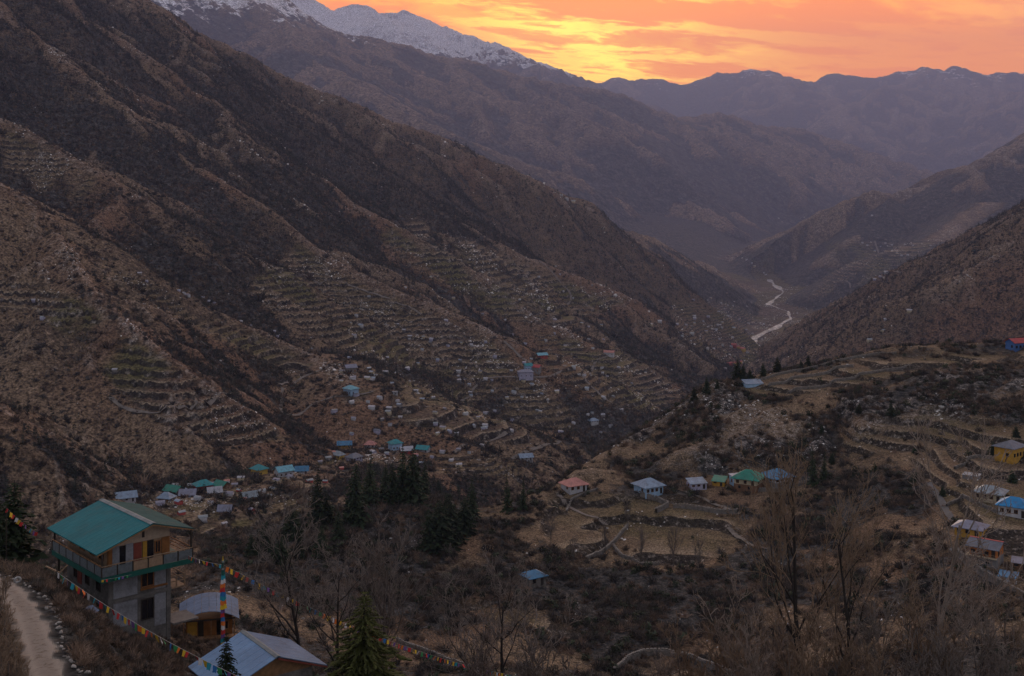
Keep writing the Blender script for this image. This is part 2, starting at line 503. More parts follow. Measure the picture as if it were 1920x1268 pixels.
# ---- near ground: the hillside below the camera, the ravine and the shoulder across it, lofted from surveyed profiles
LOFT = {
    -300: [(40, 1600), (66, 1268), (76, 1180), (87, 1120), (98, 1088), (130, 1068), (200, 1230), (270, 1180), (310, 1130), (340, 1100), (370, 1075), (400, 1060), (430, 1080), (490, 1160), (600, 1280)],
    0: [(40, 1600), (66, 1268), (76, 1180), (87, 1120), (98, 1088), (130, 1068), (200, 1230), (270, 1180), (310, 1130), (340, 1100), (370, 1075), (400, 1060), (430, 1080), (490, 1160), (600, 1280)],
    60: [(40, 1600), (66, 1268), (76, 1185), (87, 1130), (98, 1094), (130, 1075), (200, 1230), (270, 1180), (310, 1130), (340, 1100), (370, 1075), (400, 1060), (430, 1080), (490, 1160), (600, 1280)],
    130: [(42, 1620), (70, 1275), (82, 1200), (94, 1150), (108, 1124), (136, 1112), (200, 1240), (270, 1180), (310, 1120), (340, 1080), (370, 1050), (400, 1030), (430, 1050), (490, 1140), (600, 1250)],
    250: [(50, 1650), (78, 1330), (92, 1250), (103, 1212), (112, 1190), (136, 1180), (200, 1300), (265, 1180), (305, 1115), (330, 1065), (355, 1030), (380, 1005), (410, 1030), (470, 1100), (580, 1230)],
    400: [(55, 1650), (84, 1370), (100, 1310), (114, 1250), (126, 1205), (142, 1186), (200, 1300), (260, 1170), (290, 1115), (315, 1075), (340, 1040), (365, 1005), (400, 1035), (460, 1110), (560, 1240)],
    600: [(55, 1650), (80, 1400), (90, 1355), (100, 1325), (110, 1310), (118, 1312), (180, 1420), (250, 1268), (285, 1180), (315, 1110), (345, 1040), (378, 975), (410, 1000), (460, 1080), (560, 1220)],
    760: [(55, 1650), (82, 1400), (92, 1350), (102, 1335), (112, 1335), (122, 1345), (190, 1430), (274, 1268), (304, 1190), (334, 1100), (368, 1010), (408, 930), (440, 960), (490, 1060), (580, 1220)],
    900: [(55, 1650), (82, 1400), (92, 1350), (102, 1338), (112, 1340), (122, 1350), (190, 1440), (274, 1268), (304, 1190), (334, 1110), (368, 1030), (404, 955), (440, 990), (490, 1070), (580, 1220)],
    1000: [(55, 1650), (82, 1400), (92, 1350), (102, 1338), (112, 1340), (122, 1350), (190, 1440), (278, 1268), (312, 1170), (345, 1088), (378, 1010), (420, 925), (450, 950), (500, 1030), (600, 1200)],
    1080: [(55, 1650), (82, 1400), (92, 1350), (102, 1338), (112, 1340), (122, 1350), (190, 1440), (280, 1268), (316, 1170), (352, 1085), (388, 1000), (428, 916), (452, 886), (510, 950), (620, 1180)],
    1200: [(55, 1650), (82, 1400), (92, 1350), (102, 1335), (112, 1335), (122, 1345), (190, 1440), (282, 1268), (320, 1170), (358, 1082), (396, 1000), (436, 912), (515, 818), (580, 890), (720, 1120)],
    1340: [(55, 1650), (82, 1400), (92, 1350), (102, 1335), (112, 1335), (122, 1345), (190, 1440), (282, 1268), (320, 1170), (358, 1082), (396, 995), (438, 908), (532, 724), (600, 800), (740, 1060)],
    1500: [(55, 1650), (80, 1390), (90, 1345), (100, 1330), (110, 1330), (120, 1340), (185, 1440), (272, 1268), (310, 1170), (350, 1080), (390, 990), (432, 905), (545, 690), (620, 780), (750, 1060)],
    1700: [(55, 1650), (80, 1380), (90, 1340), (100, 1325), (110, 1325), (120, 1335), (180, 1430), (255, 1268), (290, 1180), (325, 1095), (360, 1005), (412, 885), (560, 654), (640, 750), (770, 1020)],
    1850: [(55, 1650), (80, 1380), (90, 1340), (100, 1325), (110, 1325), (120, 1335), (175, 1420), (245, 1268), (278, 1180), (312, 1085), (350, 975), (404, 862), (560, 646), (640, 740), (770, 1010)],
    2220: [(55, 1650), (80, 1380), (90, 1340), (100, 1325), (110, 1325), (120, 1335), (175, 1420), (240, 1268), (268, 1170), (304, 1065), (344, 955), (396, 852), (552, 605), (640, 710), (770, 1000)],
}
NPX = np.arange(-190, 2111, 3.0)
NYR = make_rows([(42, 150, .0085), (150, 240, .012), (240, 600, .0032), (600, 745, .012)])
_lx = np.array(sorted(LOFT))
_ly = np.array([[n[0] for n in LOFT[k]] for k in _lx], float)
_lz = np.array([[ZC - (n[1] - PYH) / F * n[0] for n in LOFT[k]] for k in _lx], float)


def _pchip(xk, yk, x):
    """monotone cubic along one profile"""
    hh = np.diff(xk); dl = np.diff(yk) / hh
    m = np.zeros_like(yk)
    s = np.sign(dl)
    w1 = 2 * hh[1:] + hh[:-1]; w2 = hh[1:] + 2 * hh[:-1]
    with np.errstate(divide='ignore', invalid='ignore'):
        hm = (w1 + w2) / (w1 / dl[:-1] + w2 / dl[1:])
    m[1:-1] = np.where(s[:-1] * s[1:] > 0, hm, 0)
    m[0], m[-1] = dl[0], dl[-1]
    i = np.clip(np.searchsorted(xk, x) - 1, 0, len(xk) - 2)
    t = (x - xk[i]) / hh[i]
    t = np.clip(t, 0, 1)
    return ((1 + 2 * t) * (1 - t) ** 2 * yk[i] + t * (1 - t) ** 2 * hh[i] * m[i]
            + t * t * (3 - 2 * t) * yk[i + 1] + t * t * (t - 1) * hh[i] * m[i + 1])


def _smooth_interp(xk, yk, x):
    i = np.clip(np.searchsorted(xk, x) - 1, 0, len(xk) - 2)
    t = (x - xk[i]) / (xk[i + 1] - xk[i])
    t = .5 * t + .5 * t * t * (3 - 2 * t)
    return yk[i] * (1 - t) + yk[i + 1] * t


NZ = np.zeros((len(NYR), len(NPX)))
for j, px in enumerate(NPX):
    yk = np.array([_smooth_interp(_lx, _ly[:, q], px) for q in range(_ly.shape[1])])
    zk = np.array([_smooth_interp(_lx, _lz[:, q], px) for q in range(_lz.shape[1])])
    NZ[:, j] = _pchip(yk, zk, NYR)
NPXM, NYM = np.meshgrid(NPX, NYR)
NX = (NPXM - 960) / F * NYM
NPY0 = PYH + (ZC - NZ) / NYM * F
# relief: small gullies on the far shoulder, hummocks near by
shoulder = sstep(NYM, 215, 290)
hillface = poly_mask(NPXM, NPY0, [(1000, 925), (1080, 880), (1340, 715), (1420, 740), (1560, 800), (1560, 880), (1380, 885), (1200, 885), (1080, 905)], 18)
hillface = np.maximum(hillface, poly_mask(NPXM, NPY0, [(1540, 720), (1760, 690), (1960, 690), (1960, 790), (1760, 800), (1600, 840)], 18))
gu = (NX * .8 + NYM * .6)
gv = (-NX * .6 + NYM * .8)
gul = 1 - 2 * np.abs(perlin(gu / 95 + .4 * fbm(NX, NYM, 60, 2, 3), gv / 26, 101))
gul2 = 1 - 2 * np.abs(perlin(gu / 40, gv / 12 + .5 * fbm(NX, NYM, 30, 2, 4), 102))
NZ += shoulder * hillface * (gul * 3.2 + gul2 * 1.5)
rough = np.clip(.35 + .65 * sstep(fbm(NX, NYM, 40, 2, 6), -.3, .3), 0, 1)
NZ += shoulder * rough * (fbm(NX, NYM, 34, 3, 103) * 3.0 + perlin(NX / 6, NYM / 6, 107) * .5)
NZ += (1 - shoulder) * (fbm(NX, NYM, 14, 3, 110) * .55 + perlin(NX / 1.7, NYM / 1.7, 113) * .10)
FIELDS = [
    ([(1020, 930), (1060, 910), (1190, 925), (1290, 925), (1390, 960), (1400, 1000), (1380, 1040), (1290, 1062), (1150, 1062), (1040, 1040), (1000, 985)], 2.6),
    ([(1330, 735), (1420, 715), (1500, 692), (1620, 668), (1760, 655), (1960, 650), (1960, 690), (1780, 690), (1650, 720), (1500, 745), (1380, 752)], 2.4),
    ([(1690, 850), (1800, 810), (1960, 830), (1960, 1080), (1890, 1070), (1800, 990), (1740, 910)], 2.2),
    ([(1150, 1268), (1200, 1228), (1290, 1235), (1370, 1275), (1300, 1300)], 2.0),
    ([(840, 1120), (980, 1140), (1120, 1190), (1080, 1210), (900, 1160), (830, 1150)], 2.0),
    ([(1560, 800), (1740, 770), (1960, 800), (1960, 850), (1700, 850), (1580, 860)], 3.0),
]
NTM = np.zeros_like(NZ); NTU = np.zeros_like(NZ)
for poly, st in FIELDS:
    pm = poly_mask(NPXM, NPY0, poly, 14) * shoulder
    zt, u = terrace(NZ, NX, NYM, pm, st, .5)
    better = pm > NTM
    NTU = np.where(better, u, NTU); NTM = np.maximum(NTM, pm)
    NZ = np.where(better, zt, NZ)
# the dirt track: flatten a bench along it
TRACK = [(-190, 1062, 108), (-60, 1075, 103), (0, 1098, 96), (30, 1122, 89), (52, 1150, 83), (66, 1185, 77), (80, 1225, 71.5), (100, 1270, 66), (130, 1330, 59), (160, 1420, 52)]
tX = np.array([(p[0] - 960) / F * p[2] for p in TRACK]); tY = np.array([float(p[2]) for p in TRACK])


def ngrid(px, Y, A=None):
    """bilinear look-up in the near grid"""
    A = NZ if A is None else A
    c = np.clip((np.asarray(px, float) - NPX[0]) / 3.0, 0, len(NPX) - 1.001)
    r = np.interp(Y, NYR, np.arange(len(NYR)))
    r = np.clip(r, 0, len(NYR) - 1.001)
    c0 = c.astype(int) if hasattr(c, 'astype') else int(c); r0 = np.asarray(r).astype(int)
    c0 = np.asarray(c).astype(int)
    fc, fr = c - c0, r - r0
    return (A[r0, c0] * (1 - fr) * (1 - fc) + A[r0, c0 + 1] * (1 - fr) * fc + A[r0 + 1, c0] * fr * (1 - fc) + A[r0 + 1, c0 + 1] * fr * fc)


def mgrid_(px, Y, A=None):
    A = MZ if A is None else A
    c = np.clip((np.asarray(px, float) - PXC[0]) / 2.5, 0, len(PXC) - 1.001)
    r = np.clip(np.interp(Y, YR, np.arange(len(YR))), 0, len(YR) - 1.001)
    c0 = np.asarray(c).astype(int); r0 = np.asarray(r).astype(int)
    fc, fr = c - c0, r - r0
    return (A[r0, c0] * (1 - fr) * (1 - fc) + A[r0, c0 + 1] * (1 - fr) * fc + A[r0 + 1, c0] * fr * (1 - fc) + A[r0 + 1, c0 + 1] * fr * fc)


tZ = ngrid(960 + tX / tY * F, tY)
tZ = np.convolve(np.r_[tZ[0], tZ, tZ[-1]], [.25, .5, .25], 'valid')
nearsel = NYM < 130
td = np.full(NZ.shape, 1e9); tz = np.zeros(NZ.shape)
for i in range(len(tX) - 1):
    ex, ey = tX[i + 1] - tX[i], tY[i + 1] - tY[i]
    t = np.clip(((NX - tX[i]) * ex + (NYM - tY[i]) * ey) / (ex * ex + ey * ey), 0, 1)
    d = np.hypot(NX - tX[i] - t * ex, NYM - tY[i] - t * ey)
    b = d < td
    td = np.where(b, d, td); tz = np.where(b, tZ[i] + t * (tZ[i + 1] - tZ[i]), tz)
bl = (1 - sstep(td, 1.7, 4.0)) * nearsel
NZ = NZ * (1 - bl) + (tz - .02 * np.clip(td, 0, 2)) * bl
NTRACK = (1 - sstep(td + .8 * fbm(NX, NYM, 2.5, 3, 120), .85, 1.65)) * nearsel
NRUT = np.exp(-((td - .62) / .24) ** 2) * nearsel
NPY = PYH + (ZC - NZ) / NYM * F


def ground_z(px, Y):
    """ground height under bearing px at distance Y"""
    if Y < 740:
        a = float(ngrid(px, Y))
        if Y > 505:
            a = max(a, float(mgrid_(px, Y)))
        return a
    return float(mgrid_(px, Y))


def pick(px, py, ymin=60.0):
    """first ground met along the bearing px / depression py: returns (x, y, z)"""
    j = int(round((px - NPX[0]) / 3.0)); j = min(max(j, 0), len(NPX) - 1)
    prof = NPY[:, j]
    ok = np.nonzero((prof <= py) & (NYR > ymin) & (NYR < 700))[0]
    cand = []
    if len(ok):
        r = ok[0]
        Y = NYR[r]
        if r > 0 and prof[r - 1] > py:
            t = (prof[r - 1] - py) / (prof[r - 1] - prof[r] + 1e-9)
            Y = NYR[r - 1] + t * (NYR[r] - NYR[r - 1])
        cand.append(Y)
    j = int(round((px - PXC[0]) / 2.5)); j = min(max(j, 0), len(PXC) - 1)
    prof = MPY[:, j]
    ok = np.nonzero((prof <= py) & (YR > ymin))[0]
    if len(ok):
        r = ok[0]
        Y = YR[r]
        if r > 0 and prof[r - 1] > py:
            t = (prof[r - 1] - py) / (prof[r - 1] - prof[r] + 1e-9)
            Y = YR[r - 1] + t * (YR[r] - YR[r - 1])
        cand.append(Y)
    if not cand:
        Y = 28000.0
    else:
        Y = min(cand)
    return ((px - 960) / F * Y, Y, ground_z(px, Y))


# ------------------------------------------------------------------ mesh helpers
def link_mesh(name, verts, faces, mats, parent=None, smooth=False, fmat=None):
    me = bpy.data.meshes.new(name)
    if isinstance(verts, np.ndarray) and isinstance(faces, np.ndarray):
        nv, nf, k = len(verts), len(faces), faces.shape[1]
        me.vertices.add(nv)
        me.vertices.foreach_set('co', verts.astype(np.float32).ravel())
        me.loops.add(nf * k)
        me.loops.foreach_set('vertex_index', faces.astype(np.int32).ravel())
        me.polygons.add(nf)
        me.polygons.foreach_set('loop_start', np.arange(0, nf * k, k, dtype=np.int32))
        me.update(calc_edges=True)
    else:
        me.from_pydata([tuple(map(float, v)) for v in verts], [], [tuple(map(int, f)) for f in faces])
        me.update()
    for m in (mats if isinstance(mats, (list, tuple)) else [mats]):
        me.materials.append(m)
    if fmat is not None:
        me.polygons.foreach_set('material_index', np.asarray(fmat, np.int32))
    if smooth:
        me.polygons.foreach_set('use_smooth', np.ones(len(me.polygons), bool))
    o = bpy.data.objects.new(name, me)
    COL.objects.link(o)
    if parent is not None:
        o.parent = parent
    return o


def tag(o, label=None, cat=None, group=None, kind=None):
    if label:
        o['label'] = label
    if cat:
        o['category'] = cat
    if group:
        o['group'] = group
    if kind:
        o['kind'] = kind
    return o


def attr(o, name, vals):
    a = o.data.attributes.new(name, 'FLOAT', 'POINT')
    a.data.foreach_set('value', np.asarray(vals, np.float32).ravel())


def grid_faces(nr, nc):
    i = np.arange(nr * nc).reshape(nr, nc)
    return np.stack([i[:-1, :-1], i[:-1, 1:], i[1:, 1:], i[1:, :-1]], -1).reshape(-1, 4)


# ------------------------------------------------------------------ ground material
def ground_material(name, scale, far=False):
    m = bpy.data.materials.new(name)
    m.use_nodes = True
    t = m.node_tree
    t.nodes.clear()
    N = NT(t)
    geo = N.n('ShaderNodeNewGeometry')
    P = geo.outputs['Position']

    def A(nm):
        return N.n('ShaderNodeAttribute', attribute_name=nm).outputs['Fac']
    veg, tm, tu, fld, snow, pale, trk, red = A('veg'), A('tm'), A('tu'), A('field'), A('snow'), A('pale'), A('track'), A('red')
    n1 = N.noise(P, 1 / (60 * scale), 6, .6)
    n2 = N.noise(P, 1 / (14 * scale), 6, .65)
    n3 = N.noise(P, 1 / (3.2 * scale), 5, .65)
    brown = N.mix(N.ss(n1, .35, .65), (.078, .062, .048), (.130, .100, .072))
    brown = N.mix(N.ss(n2, .42, .7), brown, (.175, .138, .102))
    brown = N.mix(N.ss(n3, .54, .72), brown, (.235, .185, .14))
    brown = N.mix(N.ss(n3, .48, .30), brown, (.036, .031, .027))
    brown = N.mix(N.m('MULTIPLY', red, .6), brown, (.130, .078, .054))
    brown = N.mix(1.0, brown, (1.42, 1.27, 1.10) if scale < 1 else (1.38, 1.22, 1.08), 'MULTIPLY')
    dark = N.mix(N.ss(n3, .35, .7), (.020, .022, .022), (.098, .088, .082))
    vm_ = N.m('ADD', N.m('MULTIPLY', veg, .9), N.m('SUBTRACT', N.m('ADD', N.m('MULTIPLY', n2, 1.1), N.m('MULTIPLY', n3, 1.1)), 1.1))
    col = N.mix(N.ss(vm_, .16, .50), brown, dark)
    # fields and terrace walls
    fcol = N.mix(n2, (.066, .056, .028), (.160, .135, .058))
    fcol = N.mix(N.ss(n1, .46, .6), fcol, (.095, .066, .048))
    if scale < 1:
        fcol = N.mix(.5, fcol, brown)
    col = N.mix(N.m('MULTIPLY', fld, N.ss(n2, .25, .5)), col, fcol)
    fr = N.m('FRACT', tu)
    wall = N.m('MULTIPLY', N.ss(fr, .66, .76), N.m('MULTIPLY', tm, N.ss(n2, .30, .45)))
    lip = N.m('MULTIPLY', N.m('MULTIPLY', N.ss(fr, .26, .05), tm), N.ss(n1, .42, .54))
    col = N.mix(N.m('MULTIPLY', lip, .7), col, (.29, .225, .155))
    col = N.mix(N.m('MULTIPLY', wall, .88), col, N.mix(N.ss(n3, .5, .72), (.024, .021, .019), (.32, .275, .24)))  # risers darkened, lips lightened: skylight contrast of the steps painted in
    # bare stone; along mountain crests a highlight put into the colour
    col = N.mix(N.m('MULTIPLY', pale, N.ss(n3, .40, .68)), col, (.30, .255, .225))
    # pale pebbles and stones lying about
    spot = N.m('MULTIPLY', N.ss(N.noise(P, 1 / (1.6 * scale), 3, .6, .5), .66, .74), N.ss(N.noise(P, 1 / (26 * scale), 3), .48, .62))
    col = N.mix(N.m('MULTIPLY', spot, .7), col, (.36, .32, .30))
    # the trodden track
    tcol = N.mix(N.noise(P, .9, 5, .6), (.185, .155, .13), (.275, .24, .205))
    tcol = N.mix(N.ss(N.noise(P, 2.2, 5, .7), .50, .66), tcol, (.125, .098, .078))
    tcol = N.mix(N.m('MULTIPLY', A('rut'), .55), tcol, (.34, .295, .25))
    col = N.mix(trk, col, tcol)
    # snow
    sn = N.ss(N.m('ADD', snow, N.m('MULTIPLY', N.m('SUBTRACT', N.m('ADD', N.m('MULTIPLY', n2, .6), N.m('MULTIPLY', n3, .4)), .5), 2.6)), .42, .58)
    col = N.mix(sn, col, (.84, .82, .85))
    n4 = N.noise(P, 1 / (1.0 * scale), 3, .7)
    grain = N.m('ADD', .30, N.m('MULTIPLY', N.ss(n4, .30, .72), 1.45))
    gm = N.n('ShaderNodeMix', data_type='FLOAT')
    N.set(gm.inputs[0], trk); N.set(gm.inputs[2], grain); gm.inputs[3].default_value = 1.0
    grain = gm.outputs[0]
    hv = N.n('ShaderNodeHueSaturation')
    N.set(hv.inputs['Color'], col)
    N.set(hv.inputs['Value'], grain)
    b = N.n('ShaderNodeBsdfPrincipled')
    N.set(b.inputs['Base Color'], hv.outputs[0])
    b.inputs['Roughness'].default_value = .95
    b.inputs['Specular IOR Level'].default_value = .12
    hgt = N.m('ADD', N.m('MULTIPLY', n2, 4.5 * scale), N.m('MULTIPLY', n3, 1.7 * scale))
    hgt = N.m('SUBTRACT', hgt, N.m('MULTIPLY', N.ss(vm_, .18, .42), -1.2 * scale))
    hgt = N.m('MULTIPLY', hgt, N.m('SUBTRACT', 1.0, N.m('MULTIPLY', trk, .93)))
    bp = N.n('ShaderNodeBump')
    bp.inputs['Strength'].default_value = 1.0
    bp.inputs['Distance'].default_value = 1.0
    N.set(bp.inputs['Height'], hgt)
    t.links.new(bp.outputs[0], b.inputs['Normal'])
    o = N.n('ShaderNodeOutputMaterial')
    t.links.new(b.outputs[0], o.inputs[0])
    return m


MAT_NEAR = ground_material('hillside_ground', .55)
MAT_MID = ground_material('mountain_ground', 2.0)
MAT_HAZY = ground_material('hazy_slope_ground', 7.0)
MAT_FAR = ground_material('far_ground', 17.0)

# ---- attributes of the middle ground
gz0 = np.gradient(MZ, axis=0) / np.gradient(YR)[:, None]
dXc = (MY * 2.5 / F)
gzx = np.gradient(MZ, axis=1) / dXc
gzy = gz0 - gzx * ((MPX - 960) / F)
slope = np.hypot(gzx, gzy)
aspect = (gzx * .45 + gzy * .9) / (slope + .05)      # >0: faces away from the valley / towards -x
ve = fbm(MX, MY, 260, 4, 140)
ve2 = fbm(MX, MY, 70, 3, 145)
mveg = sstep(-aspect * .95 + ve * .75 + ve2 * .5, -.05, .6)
MDm = blur(ridge_height(WX.astype(np.float32), WY.astype(np.float32), SEGS[MAIN])[2].astype(np.float64), 2, 1)
sF = np.clip(MY / 2000, 1, 6)
farcrest = (1 - sstep(MD / sF + 5 * ve2, 2, 15)) * (MY > 4600)
fargully = sstep(MD / sF + 9 * ve2, 12, 36) * (MY > 4600)
gully = sstep(MDm + 45 * ve2 + 30 * ve, 55, 125) * (MY > 1150) * (MY < 4600) * np.where(MI == SETS['left'], 1.0 - .5 * sstep(MY, 2200, 2800), .35)
crestb = (1 - sstep(MDm + 14 * ve2, 8, 42)) * (MY < 4600)
upper = sstep(MZ, ZC - 260, ZC - 20) * (MY < 4500) * (MY > 1250)
mveg = np.clip(mveg + .22 * upper, 0, 1) * (.10 + .90 * sstep(MD + 8 * ve2, 5, 34)) + .10 * upper * sstep(MD, 30, 70)
mveg = np.clip(np.maximum(mveg, .50 * gully * (.25 + .75 * sstep(MD + 6 * ve2, 4, 26))) * (1 - .85 * crestb), 0, 1)
mveg = np.clip(mveg * (1 - .85 * MTM), 0, 1)
mveg = np.where(MY > 4600, np.clip(mveg * .5 + .1 + .6 * fargully - .5 * farcrest, 0, 1), mveg)
mveg = np.where(MSET == 9, np.where(MY > 6600, .75, mveg * .35), mveg)
zrel = MZ - ZC
isfar = MSET == SETS['far']
sn_h = np.where(MSET == SETS['back'], 1170.0, 1330.0)
sn_h = np.where(isfar, 1650 + 190 * fbm(MX, MY, 3300, 3, 150), sn_h)
msnow = sstep(zrel + 230 * fbm(MX, MY, 560, 4, 151) - 80 * (slope - .6), sn_h - 300, sn_h + 560)
msnow = np.where(isfar, msnow * .5, msnow * .92)
mfield = np.clip(MTM * (.35 + .8 * sstep(fbm(MX, MY, 120, 2, 155), -.1, .25)) + (MSET == 9) * .8 * (MY < 6600), 0, 1)
mpale = np.clip(sstep(1 - MD / np.clip(MY / 130, 8, 22), 0, 1) * (.5 + fbm(MX, MY, 50, 2, 157)) * (MY < 5200), 0, 1) * .75
mpale = np.maximum(mpale, (1 - sstep(MDm, 3, 9 + MY / 260)) * (MY < 4600) * .6)  # painted highlight along the main ridge crests
mpale = np.where(MY > 4600, np.clip(farcrest * np.where(MI == SETS['back'], .3, .8) * sstep(fbm(MX, MY, 500, 3, 159), -.2, .2), 0, 1), mpale)
mred = np.clip(sstep(fbm(MX, MY, 330, 3, 160), .08, .32) + .5 * crestb, 0, 1) * (MY < 4200)
mattrs = dict(veg=mveg, tm=MTM, tu=MTU, field=mfield, snow=msnow, pale=mpale, track=np.zeros_like(MZ), red=mred, rut=np.zeros_like(MZ))
nr_, nc_ = MZ.shape
fa = grid_faces(nr_, nc_)
fset = MSET[:-1, :-1].ravel()
frow = np.repeat(np.arange(nr_ - 1), nc_ - 1)
VERT = np.stack([MX, MY, MZ], -1).reshape(-1, 3)
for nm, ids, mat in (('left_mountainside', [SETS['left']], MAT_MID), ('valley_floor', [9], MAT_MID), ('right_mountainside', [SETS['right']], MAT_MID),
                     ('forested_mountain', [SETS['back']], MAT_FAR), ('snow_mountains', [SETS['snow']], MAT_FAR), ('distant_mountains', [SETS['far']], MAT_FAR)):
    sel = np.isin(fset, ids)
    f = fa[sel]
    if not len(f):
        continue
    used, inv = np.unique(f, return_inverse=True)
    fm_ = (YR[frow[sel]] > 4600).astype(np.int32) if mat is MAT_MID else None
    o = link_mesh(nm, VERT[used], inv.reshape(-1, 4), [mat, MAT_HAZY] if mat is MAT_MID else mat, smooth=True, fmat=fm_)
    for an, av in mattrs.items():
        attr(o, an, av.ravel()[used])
    tag(o, kind='structure')

# ---- attributes of the near ground
nve = fbm(NX, NYM, 45, 3, 170)
nveg = sstep(nve + .6 * fbm(NX, NYM, 14, 3, 172) + .25, -.1, .55) * (1 - .9 * NTM)
darkzone = poly_mask(NPXM, NPY, [(440, 990), (560, 980), (760, 920), (900, 950), (860, 1060), (760, 1110), (620, 1170), (430, 1120)], 30)
darkzone = np.maximum(darkzone, poly_mask(NPXM, NPY, [(1050, 1090), (1250, 1070), (1400, 1080), (1420, 1180), (1250, 1220), (1100, 1180)], 30))
nveg = np.clip(np.maximum(nveg * .8, darkzone * .85), 0, 1)
nfield = NTM * (.5 + .5 * sstep(fbm(NX, NYM, 30, 2, 175), -.2, .2))
npale = np.clip(hillface * sstep(gul + .5 * gul2, .25, .9) * .8, 0, 1)
nred = sstep(fbm(NX, NYM, 60, 3, 180), 0, .3) * .6
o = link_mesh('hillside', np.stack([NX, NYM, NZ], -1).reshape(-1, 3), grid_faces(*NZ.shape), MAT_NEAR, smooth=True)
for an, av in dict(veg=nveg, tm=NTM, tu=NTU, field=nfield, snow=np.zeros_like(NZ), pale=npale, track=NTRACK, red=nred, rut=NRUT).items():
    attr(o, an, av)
tag(o, kind='structure')
# ------------------------------------------------------------------ plain procedural materials
def mat(name, col, rough=.8, metal=0.0, var=.25, scale=1.5, bump=0.0, seam=None, spec=.3, inst=0.0, rust=0.0):
    """painted / rendered / wooden surface: colour with blotchy wear, optional ribbed seams along local x"""
    m = bpy.data.materials.new(name)
    m.use_nodes = True
    t = m.node_tree
    N = NT(t)
    b = t.nodes['Principled BSDF']
    tcn = N.n('ShaderNodeTexCoord').outputs['Object']
    n = N.noise(tcn, scale, 5, .6)
    n2 = N.noise(tcn, scale * 7, 4, .6)
    f = N.m('ADD', N.m('MULTIPLY', n, .65), N.m('MULTIPLY', n2, .35))
    dk = tuple(c * (1 - var) for c in col)
    lt = tuple(min(1, c * (1 + var * .8)) for c in col)
    c = N.mix(N.ss(f, .3, .7), dk, lt)
    if rust:
        rn = N.noise(N.vm('MULTIPLY', tcn, (1.0, 1.0, .4)), .55, 6, .68, .3)
        c = N.mix(N.m('MULTIPLY', N.ss(rn, .52, .66), rust), c, (.11, .085, .07))
        c = N.mix(N.m('MULTIPLY', N.ss(rn, .42, .30), rust * .7), c, tuple(min(1, v * 1.5 + .05) for v in col))
    if inst:
        rnd = N.n('ShaderNodeObjectInfo').outputs['Random']
        c = N.mix(rnd, c, N.mix(.5, c, tuple(min(1, v * (1 + inst)) for v in col)))
        hs = N.n('ShaderNodeHueSaturation')
        N.set(hs.inputs['Color'], c)
        N.set(hs.inputs['Value'], N.m('ADD', 1 - inst, N.m('MULTIPLY', rnd, 2 * inst)))
        c = hs.outputs[0]
    N.set(b.inputs['Base Color'], c)
    b.inputs['Roughness'].default_value = rough
    b.inputs['Metallic'].default_value = metal
    b.inputs['Specular IOR Level'].default_value = spec
    if bump or seam:
        hgt = N.m('MULTIPLY', n2, bump)
        if seam:
            sx = N.sep(tcn)[seam[0]]
            w = N.m('PINGPONG', N.m('ADD', sx, 50.0), seam[1] / 2)
            hgt = N.m('ADD', hgt, N.m('MULTIPLY', N.ss(w, seam[1] * .12, 0.0), seam[2]))
        bp = N.n('ShaderNodeBump')
        bp.inputs['Strength'].default_value = 1.0
        bp.inputs['Distance'].default_value = 1.0
        N.set(bp.inputs['Height'], hgt)
        t.links.new(bp.outputs[0], b.inputs['Normal'])
    return m


MT = {}


def M(key, *a, **k):
    if key not in MT:
        MT[key] = mat(key, *a, **k)
    return MT[key]


M('teal_roof', (.001, .135, .155), .6, rust=.12, var=.2, scale=.6, bump=.01, seam=(1, .75, .035), spec=.2)
M('sky_sheen_roof', (.035, .085, .084), .8, rust=.3, spec=.05, var=.2, scale=.6, bump=.01, seam=(1, .75, .035))  # greyer roof copy with glancing sky sheen in its colour, plus rust
M('pale_trim', (.22, .235, .235), .8, spec=.1)
M('green_paint', (.008, .085, .068), .55)
M('wood', (.26, .135, .062), .75, var=.35, scale=3)
M('orange_wood', (.23, .092, .026), .7, var=.3, scale=3)
M('yellow_paint', (.40, .215, .03), .75, var=.25)
M('pale_wood', (.27, .18, .115), .8, var=.25, scale=3)  # darkened to carry the shade under the large roof
M('concrete', (.135, .125, .118), .9, var=.5, scale=.8, bump=.01)
M('plaster', (.23, .23, .25), .9, var=.4, scale=.9)  # tone lowered to hold the shade under the large roof
M('dark_pane', (.012, .012, .016), .25, var=.1, spec=.5)
M('dark_timber', (.035, .026, .02), .8)
M('mesh_panel', (.11, .125, .135), .7, var=.3, scale=4)
M('red_brown', (.20, .045, .03), .7)
M('blue_roof', (.14, .26, .43), .5, rust=.35, var=.2, scale=.5, bump=.01, seam=(1, .9, .04), spec=.4)
M('lilac_roof', (.145, .195, .29), .75, rust=.3, spec=.08, var=.2, scale=.5, bump=.01, seam=(1, .9, .04))
M('stone', (.16, .14, .125), .95, var=.45, scale=.9, bump=.06)
M('pale_stone', (.60, .57, .55), .95, var=.3, scale=2, inst=.35)
M('white_paint', (.72, .72, .74), .7, var=.12)
M('bark_dark', (.030, .024, .021), .95, var=.35, scale=3)
M('bark_grey', (.125, .100, .085), .95, var=.35, scale=3)
M('bark_pale', (.20, .16, .13), .95, var=.3, scale=3)
M('twig_brown', (.225, .155, .105), .95, var=.3, scale=2)
M('twig_grey', (.185, .150, .130), .95, var=.3, scale=2)
M('twig_pale', (.25, .195, .16), .95, var=.3, scale=2)
M('scrub_brown', (.145, .098, .070), .95, var=.4, scale=.5, inst=.5)
M('scrub_dark', (.062, .052, .044), .95, var=.4, scale=.5, inst=.5)
M('scrub_green', (.036, .042, .024), .95, var=.4, scale=.5, inst=.4)
